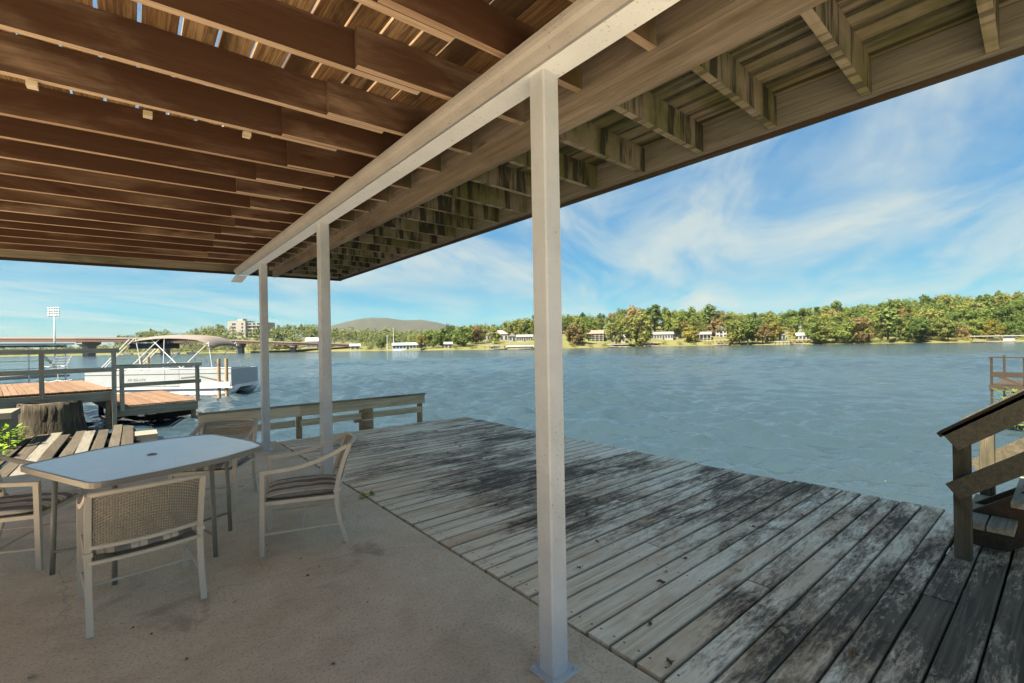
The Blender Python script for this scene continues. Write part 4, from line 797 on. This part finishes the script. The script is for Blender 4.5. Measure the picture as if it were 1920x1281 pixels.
# ------------------------------------------------------------------ trees
def crown_mesh(kind, seed, nq):
    rr = random.Random(seed); mb = MB(); cl = []
    if kind == 'round':
        ex, ey, lean = rr.uniform(.8, 1.15), rr.uniform(.8, 1.15), rr.uniform(-.08, .08)
        for _ in range(30):
            a = rr.uniform(0, 6.283); zz = rr.uniform(-1.0, 1); q = math.sqrt(max(0, 1 - zz * zz * .9)) * rr.uniform(.35, 1.05)
            cl.append((Vector((q * math.cos(a) * .40 * ex + lean * zz, q * math.sin(a) * .40 * ey, .55 + zz * .38 + rr.uniform(-.05, .06))), rr.uniform(.07, .17)))
    elif kind == 'pine':
        for _ in range(20):
            a = rr.uniform(0, 6.283); f = rr.random(); q = (.05 + .20 * (1 - f) ** .7) * rr.uniform(.4, 1.1); cl.append((Vector((q * math.cos(a), q * math.sin(a), .46 + f * .52)), rr.uniform(.05, .10)))
    elif kind == 'cone':
        for _ in range(24):
            a = rr.uniform(0, 6.283); f = rr.random() ** 1.3; q = .30 * (1 - f) * rr.uniform(.4, 1.05); cl.append((Vector((q * math.cos(a), q * math.sin(a), .10 + f * .88)), rr.uniform(.05, .10)))
    else:
        for _ in range(16):
            a = rr.uniform(0, 6.283); q = .5 * math.sqrt(rr.random()); cl.append((Vector((q * math.cos(a), q * math.sin(a), .15 + rr.random() * .6)), rr.uniform(.16, .28)))
    for i in range(nq):
        c, r_ = cl[i % len(cl)]; d = Vector((rr.gauss(0, 1), rr.gauss(0, 1), rr.gauss(0, 1))).normalized(); p = c + d * r_ * rr.uniform(.55, 1.05) * Vector((1, 1, .8)).length / 1.62
        nrm = (d + Vector((rr.uniform(-.6, .6), rr.uniform(-.6, .6), rr.uniform(-.2, .9)))).normalized(); a_ = nrm.orthogonal().normalized(); b_ = nrm.cross(a_); th = rr.uniform(0, 6.28); a_, b_ = a_ * math.cos(th) + b_ * math.sin(th), b_ * math.cos(th) - a_ * math.sin(th)
        s_ = rr.uniform(.012, .030) * (1.25 if kind == 'shrub' else 1)
        mb.add([p - a_ * s_ - b_ * s_ * .7, p + a_ * s_ - b_ * s_ * .7, p + a_ * s_ * .8 + b_ * s_, p - a_ * s_ * .7 + b_ * s_ * .8], [(0, 1, 2, 3)])
    return mb, cl
def trunk_mesh(kind, cl, seed):
    rr = random.Random(seed); mb = MB(); top = .9 if kind in ('pine', 'cone') else .62
    mb.tube([(0, 0, -.06), (.004, 0, .2), (-.006, .005, .45), (0, 0, top)], [.026, .02, .014, .005], 7)
    for c, r_ in cl[:9]:
        z_ = max(.18, c.z - .22); mb.tube([(0, 0, z_), (c.x * .5, c.y * .5, (z_ + c.z) / 2 + .02), tuple(c)], [.009, .006, .003], 5)
    return mb
TM = {}
for kind, n, nq in (('round', 10, 2500), ('pine', 5, 1000), ('cone', 2, 900), ('shrub', 3, 420)):
    TM[kind] = []
    for i in range(n):
        mb, cl = crown_mesh(kind, 100 + i * 7 + len(kind), nq); me = bpy.data.meshes.new('crown'); me.from_pydata(mb.v, [], mb.f); me.materials.append(MT['lf_green'])
        tm_ = trunk_mesh(kind, cl, i); mt_ = bpy.data.meshes.new('trunk'); mt_.from_pydata(tm_.v, [], tm_.f); mt_.materials.append(MT['bark']); TM[kind].append((me, mt_, mb))
CNAME = {'lf_green': 'green', 'lf_olive': 'olive', 'lf_yellow': 'yellowish', 'lf_rust': 'rust-coloured', 'lf_pine': 'dark green', 'lf_bright': 'bright green'}
rt_ = random.Random(11); ntree = 0
def tree(q, h_, wid, kind, mat, label, group=None, cat='tree', name=None):
    global ntree
    o = thing(name or {'round': 'broadleaf_tree', 'pine': 'pine_tree', 'cone': 'conical_tree', 'shrub': 'shrub'}[kind], label, cat, tuple(q), rt_.uniform(0, 6.28), group)
    cm, tm_, _ = rt_.choice(TM[kind]); s_ = (wid / .8 if kind != 'pine' else wid / .5)
    c = link('crown', cm, o); c.scale = (s_, s_, h_); c.material_slots[0].link = 'OBJECT'; c.material_slots[0].material = MT[mat]
    t_ = link('trunk', tm_, o); t_.scale = ((s_ + h_) / 2 * .8 if kind == 'shrub' else s_, s_, h_); ntree += 1
    return o
# trees that stand out one by one: column, foot row, top row, width (photo pixels), kind, leaf, words
FT = [(812, 653, 617, 34, 'round', 'lf_green', 'dark green rounded tree by the storage shed'), (790, 655, 628, 22, 'round', 'lf_yellow', 'small bright yellow tree at the end of the marina shed'), (832, 652, 614, 30, 'round', 'lf_green', 'green tree rising directly behind the storage shed'),
      (716, 655, 630, 18, 'round', 'lf_green', 'little green tree on the bank before the marina shed'), (868, 650, 611, 44, 'round', 'lf_green', 'broad green tree between storage shed and hip-roofed house'), (897, 645, 608, 30, 'round', 'lf_rust', 'rust-tinged tree beside the hip-roofed house'),
      (930, 648, 634, 22, 'shrub', 'lf_green', 'green bush in front of the hip-roofed house'), (985, 632, 598, 48, 'round', 'lf_olive', 'spreading olive tree above the long low white house'), (955, 632, 602, 36, 'round', 'lf_green', 'round green tree behind the gabled white house'),
      (1075, 648, 606, 34, 'round', 'lf_rust', 'tan autumn tree beside the brown porch house'), (1092, 645, 606, 34, 'round', 'lf_olive', 'greyish olive tree touching the brown porch house'), (1155, 648, 598, 40, 'round', 'lf_olive', 'tall pale olive tree before the beige house'),
      (1200, 648, 590, 52, 'round', 'lf_olive', 'largest olive shoreline tree beside the beige house'), (1188, 636, 577, 40, 'round', 'lf_rust', 'tall tan-topped tree behind the largest olive tree'), (1228, 630, 572, 40, 'pine', 'lf_pine', 'tall dark pine behind the house with the window row'),
      (1256, 630, 580, 34, 'round', 'lf_green', 'dark green tree behind the garage'), (1262, 632, 600, 34, 'round', 'lf_olive', 'olive tree leaning over the house with the window row'), (1295, 642, 612, 38, 'round', 'lf_yellow', 'golden tree standing on the lawn before the garage'),
      (1287, 628, 601, 26, 'round', 'lf_rust', 'rust brown tree behind the golden lawn tree'), (1308, 626, 576, 40, 'round', 'lf_green', 'tall green tree behind the dark red house'), (1332, 628, 573, 30, 'pine', 'lf_pine', 'lone pine with open top above the dark red house'),
      (1340, 630, 596, 26, 'round', 'lf_rust', 'thin brownish tree beside the tall white house'), (1386, 645, 602, 44, 'round', 'lf_olive', 'light olive tree beside the tall white house on the shore'), (1402, 645, 598, 42, 'round', 'lf_green', 'full green shoreline tree next to the light olive tree'),
      (1430, 645, 607, 34, 'round', 'lf_rust', 'orange-tinged shoreline tree between two green trees'), (1450, 640, 603, 40, 'round', 'lf_yellow', 'light yellow-green tree beside the small white cottage'), (1377, 646, 622, 24, 'round', 'lf_yellow', 'small yellow-green tree on the bank by the dark boathouse'),
      (1487, 638, 616, 18, 'cone', 'lf_yellow', 'pointed yellow tree before the low white house'), (1545, 643, 602, 44, 'round', 'lf_olive', 'grey-olive tree at the foot of the wooded hill'), (1612, 643, 597, 40, 'round', 'lf_rust', 'tan autumn tree at the foot of the wooded hill'),
      (1590, 643, 600, 38, 'round', 'lf_green', 'green tree beside the tan one under the hill'), (1665, 642, 580, 40, 'pine', 'lf_pine', 'tall full pine rising from the hill foot'), (1722, 642, 600, 44, 'round', 'lf_green', 'broad green waterside tree below the hill houses')]
for X, Yb, Yt, wp, kind, mat, lb in FT:
    q, t_, d = land_px(X, Yb); sc = d / F_PX; tree((q.x, q.y, q.z - .1), (Yb - Yt) * sc * 1.02, wp * sc * 1.05, kind, mat, lb, cat='shrub' if kind == 'shrub' else 'tree')
def blocked(X, t):
    for a, b, yb in HX:
        if a - 9 < X < b + 9:
            th = land_px((a + b) / 2, yb)[1]
            if (t < th + 6 and th < 25) or th - 7 < t < th + 6: return True
    return False
spots = []
for t, step in ((5, 26), (13, 24), (23, 22), (35, 21), (47, 20), (60, 20)):
    X = 1030 if t < 30 else 850
    while X < 2010:
        Xj = X + rt_.uniform(-8, 8); tj = t + rt_.uniform(-4, 4); X += step
        if t < 30 and Xj < 1520 and (t < 12 or rt_.random() < .5): continue
        if not blocked(Xj, tj): spots.append((Xj, tj))
LMK = [(850, 'storage shed'), (932, 'hip-roofed house'), (985, 'long low white house'), (1040, 'white panelled boathouse'), (1116, 'brown porch house'), (1158, 'beige house'), (1200, 'largest olive shoreline tree'), (1241, 'house with the window row'), (1272, 'plain garage'), (1319, 'dark red house'), (1352, 'tall white house'), (1402, 'light olive shoreline tree'), (1430, 'orange-tinged shoreline tree'), (1466, 'small white cottage'), (1504, 'low white house'), (1545, 'grey-olive tree at the hill foot'), (1612, 'tan tree at the hill foot'), (1665, 'tall full hill-foot pine'), (1722, 'broad waterside tree'), (1770, 'gap before the dark boathouse'), (1817, 'grey-roofed hill house'), (1860, 'dark boathouse with white panel'), (1892, 'brown hill house'), (1960, 'end of the wooded hill')]
def tree_words(X, t, h):
    l = min(LMK, key=lambda q: abs(q[0] - X))[1]; z = 'at the waterline by' if t < 9 else ('on the slope behind' if t < 30 else ('on the upper slope behind' if t < 48 else 'along the crest behind'))
    return ('tall ' if h > 9.3 else ('small ' if h < 7.4 else '')), '%s the %s' % (z, l)
spots.sort(key=lambda s: s[1])
for Xj, tj in spots[:262]:
    q = land(Xj, tj); right = Xj > 1500
    r_ = rt_.random(); kind = 'pine' if r_ < (.22 if tj > 30 else .08) else 'round'
    mat = 'lf_pine' if kind == 'pine' else rt_.choices(['lf_green', 'lf_olive', 'lf_yellow', 'lf_rust'], [.46, .42, .07, .05])[0]
    h_ = rt_.uniform(6.8, 10.2) * (1.12 if kind == 'pine' else 1) * (.8 if tj < 10 else 1); wd = h_ * (rt_.uniform(.62, .85) if kind == 'round' else rt_.uniform(.38, .5))
    tree((q.x, q.y, q.z - .15), h_, wd, kind, mat, '%s%s %s %s' % (tree_words(Xj, tj, h_)[0], CNAME[mat], 'pine' if kind == 'pine' else 'broadleaf tree', tree_words(Xj, tj, h_)[1]), 'trees of the far-shore wood')
for k in range(46):                                            # waterside bushes
    X = 690 + k * 27.5 + rt_.uniform(-9, 9)
    if 900 < X < 1030 or any(a - 6 < X < b + 6 and yb > 650 for a, b, yb in HX): continue
    q = land(X, rt_.uniform(.6, 3.0)); mat = rt_.choice(['lf_green', 'lf_olive', 'lf_yellow', 'lf_olive']); h_ = rt_.uniform(1.0, 2.2)
    tree((q.x, q.y, q.z - .1), h_, h_ * 1.5, 'shrub', mat, '%s bush at the far waterline near the %s' % (CNAME[mat], min(LMK, key=lambda q_: abs(q_[0] - X))[1] if X > 800 else 'marina shed'), 'bushes at the far waterline', 'shrub')
# distant woods that read as one mass (behind the bridge, towards the mountain, hill crest)
def wood_mass(name, label, places):
    V = []; Fc = []; o_ = 0
    for (q, h_, wd, kind, src) in places:
        a = np.array(src.v[:]); s_ = wd / (.8 if kind == 'round' else .5); th = rt_.uniform(0, 6.28); c, sn = math.cos(th), math.sin(th)
        b = np.stack([(a[:, 0] * c - a[:, 1] * sn) * s_ + q[0], (a[:, 0] * sn + a[:, 1] * c) * s_ + q[1], a[:, 2] * h_ + q[2]], 1); V.append(b); f = np.array(src.f) + o_; Fc.append(f); o_ += len(a)
    V = np.concatenate(V); Fc = np.concatenate(Fc); me = bpy.data.meshes.new(name); me.vertices.add(len(V)); me.vertices.foreach_set('co', V.ravel()); me.loops.add(Fc.size); me.polygons.add(len(Fc))
    me.loops.foreach_set('vertex_index', Fc.ravel().astype(np.int32)); me.polygons.foreach_set('loop_start', np.arange(0, Fc.size, 4, dtype=np.int32)); me.update(calc_edges=True); me.validate()
    return me
def m_wood_leaf():
    m, t, b, out = new_mat('mixed_woodland_leaves'); p = pos(t); n = t.noise(p, .13, 3, .6); n2 = t.noise(p, .9, 3, .6)
    c = t.ramp(t.math('ADD', t.math('MULTIPLY', n, .7), t.math('MULTIPLY', n2, .3)), [(.34, (.04, .07, .02)), (.46, (.075, .11, .03)), (.56, (.115, .14, .04)), (.68, (.16, .15, .05))])
    t.set(b.inputs['Base Color'], c); b.inputs['Roughness'].default_value = .8; return m
MT['woodland'] = m_wood_leaf()
small = {k: [] for k in ('round', 'pine')}
for k in small:
    for i in range(4): small[k].append(crown_mesh(k, 500 + i, 620)[0])
pl_ = []
for t, step in ((20, 15), (34, 11), (52, 11), (75, 10), (100, 9)):
    X = 225
    while X < 880:
        Xj = X + rt_.uniform(-6, 6); X += step
        if (428 < Xj < 520 and t > 40) or (428 < Xj < 476 and t > 25): continue
        if t < 30 and (Xj < 300 or blocked(Xj, t) or 560 < Xj < 690): continue
        q = land(Xj, t + rt_.uniform(-8, 8)); d = (q - Vector((0, 0, EYE))).dot(fw); zt__ = EYE + (hor(Xj) - lerp(TOPY, Xj)) * d / F_PX
        kind = 'pine' if rt_.random() < .35 else 'round'; h_ = max(5.0, (zt__ - q.z) * rt_.uniform(.78, 1.02) * (1 if t > 60 else .8)); pl_.append(((q.x, q.y, q.z - .3), h_, min(h_, 9) * (.85 if kind == 'round' else .5), kind, rt_.choice(small[kind])))
for t, step in ((3, 13), (12, 12)):
    X = 0
    while X < 700:
        Xj = X + rt_.uniform(-6, 6); X += step
        if 560 < Xj < 690 or 440 < Xj < 470: continue
        q = land(Xj, t); pl_.append(((q.x, q.y, q.z - .3), rt_.uniform(2.5, 6.0), rt_.uniform(3.5, 5.5), 'round', rt_.choice(small['round'])))
me = wood_mass('woodland', '', pl_); me.materials.append(MT['woodland']); o = link('woodland', me); o['kind'] = 'stuff'; tag(o, 'mixed green woodland massed along the shore behind the bridge', 'woodland')
pl_ = []
for t, step in ((72, 15), (88, 13), (108, 13)):
    X = 860
    while X < 2100:
        Xj = X + rt_.uniform(-6, 6); X += step; q = land(Xj, t + rt_.uniform(-6, 6)); kind = 'pine' if rt_.random() < .4 else 'round'; h_ = rt_.uniform(7.5, 10.5)
        pl_.append(((q.x, q.y, q.z - .3), h_, h_ * (.75 if kind == 'round' else .42), kind, rt_.choice(small[kind])))
me = wood_mass('hill_woodland', '', pl_); me.materials.append(MT['woodland']); o = link('hill_woodland', me); o['kind'] = 'stuff'; tag(o, 'crest of mixed trees closing the far hillside behind the houses', 'woodland')
for X, yt in ((738, 614), (726, 628)):
    q, t_, d = land_px(X, 655); o = thing('utility_pole', 'tall thin pale pole by the marina shed' if yt < 620 else 'shorter thin pole on the bank beside the marina shed', 'pole', tuple(q)); MB().tube([(0, 0, -.5), (0, 0, (655 - yt) * d / F_PX)], [.14, .08], 6).build('pole', MT['alu'], o); MB().box(-.6, .6, -.05, .05, (655 - yt) * d / F_PX - .6, (655 - yt) * d / F_PX - .48).build('crossarm', MT['alu'], o)

# ------------------------------------------------------------------ fallen leaves on dock and slab
def leaf_mesh(seed, size):
    rr = random.Random(seed); n = 9; vs = [(0, 0, .004)]
    for k in range(n): a = 2 * math.pi * k / n; r_ = size * (1 if k % 2 else .55) * rr.uniform(.7, 1.2); vs.append((r_ * math.cos(a), r_ * math.sin(a), .003 + abs(math.sin(a * 1.5 + seed)) * size * .55))
    mb = MB(); mb.add(vs, [(0, 1 + k, 1 + (k + 1) % n) for k in range(n)]); mb.tube([(0, 0, .004), (-size * .9, 0, .006), (-size * 1.6, size * .2, .012)], .0016, 4)
    me = bpy.data.meshes.new('dead_leaf'); me.from_pydata(mb.v, [], mb.f); return me
LM = [leaf_mesh(i, .022 + .005 * (i % 3)) for i in range(5)]
LD = [(1285, 1050), (1365, 1018), (1240, 1095), (1085, 1067), (1120, 1018), (1248, 1075), (1415, 990), (1320, 940), (1690, 1118), (1152, 840), (855, 833), (862, 838), (930, 950), (1010, 985), (1100, 965), (1505, 968), (1560, 975), (1470, 1187), (1875, 1063), (1255, 1245), (1218, 1173), (1180, 990), (1600, 1230), (1660, 1205), (840, 850), (1440, 912)]
for k, (X, Y) in enumerate(LD):
    q = Vector((0, 0, EYE)) + ray(X, Y) * (-EYE / ray(X, Y).z); me = LM[k % 5]
    if not me.materials: me.materials.append(MT['leafdead'])
    o = link('dead_leaf', me, None, (q.x, q.y, 0.004), (rt_.uniform(-.1, .1), rt_.uniform(-.1, .1), rt_.uniform(0, 6.28))); pale = k % 4 == 1
    o.material_slots[0].link = 'OBJECT'; o.material_slots[0].material = MT['leafpale' if pale else 'leafdead']; tag(o, ('pale tan' if pale else 'dark brown') + ' curled leaf lying on the dock planks', 'leaf', ('pale' if pale else 'brown') + ' leaves on the dock')
for k, (X, Y) in enumerate([(60, 1272), (598, 1064), (577, 1080), (622, 1107), (285, 1190), (250, 1178), (690, 1105), (625, 1246), (1002, 1216), (533, 1019), (500, 1023), (565, 1048), (440, 1130), (688, 1130), (350, 1237)]):
    q = Vector((0, 0, EYE)) + ray(X, Y) * (-EYE / ray(X, Y).z); big = k == 0
    o = link('dead_leaf', LM[k % 5], None, (q.x, q.y, 0.001), (0, 0, rt_.uniform(0, 6.28))); o.scale = (1.1,) * 3 if big else (rt_.uniform(.3, .5),) * 3
    o.material_slots[0].link = 'OBJECT'; o.material_slots[0].material = MT['leafpale' if k % 3 == 0 else 'leafdead']
    tag(o, 'large curled tan leaf lying on the open concrete' if big else 'small leaf scrap lying on the concrete slab', 'leaf', None if big else 'leaf scraps on the slab')

# ------------------------------------------------------------------ haze
hm = bpy.data.materials.new('lake_haze'); hm.use_nodes = True; hm.node_tree.nodes.clear(); ht = NT(hm.node_tree)
ho = ht.a('ShaderNodeOutputMaterial'); hv = ht.a('ShaderNodeVolumePrincipled', {'Color': (0.70, 0.85, 1.0, 1), 'Density': 0.00007, 'Anisotropy': 0.2}); ht.l.new(hv.outputs[0], ho.inputs[1])
hz = MB().box(-2600, 2600, -2600, 2600, -3.8, 190).build('haze', hm); hz['kind'] = 'stuff'; hz.visible_shadow = True
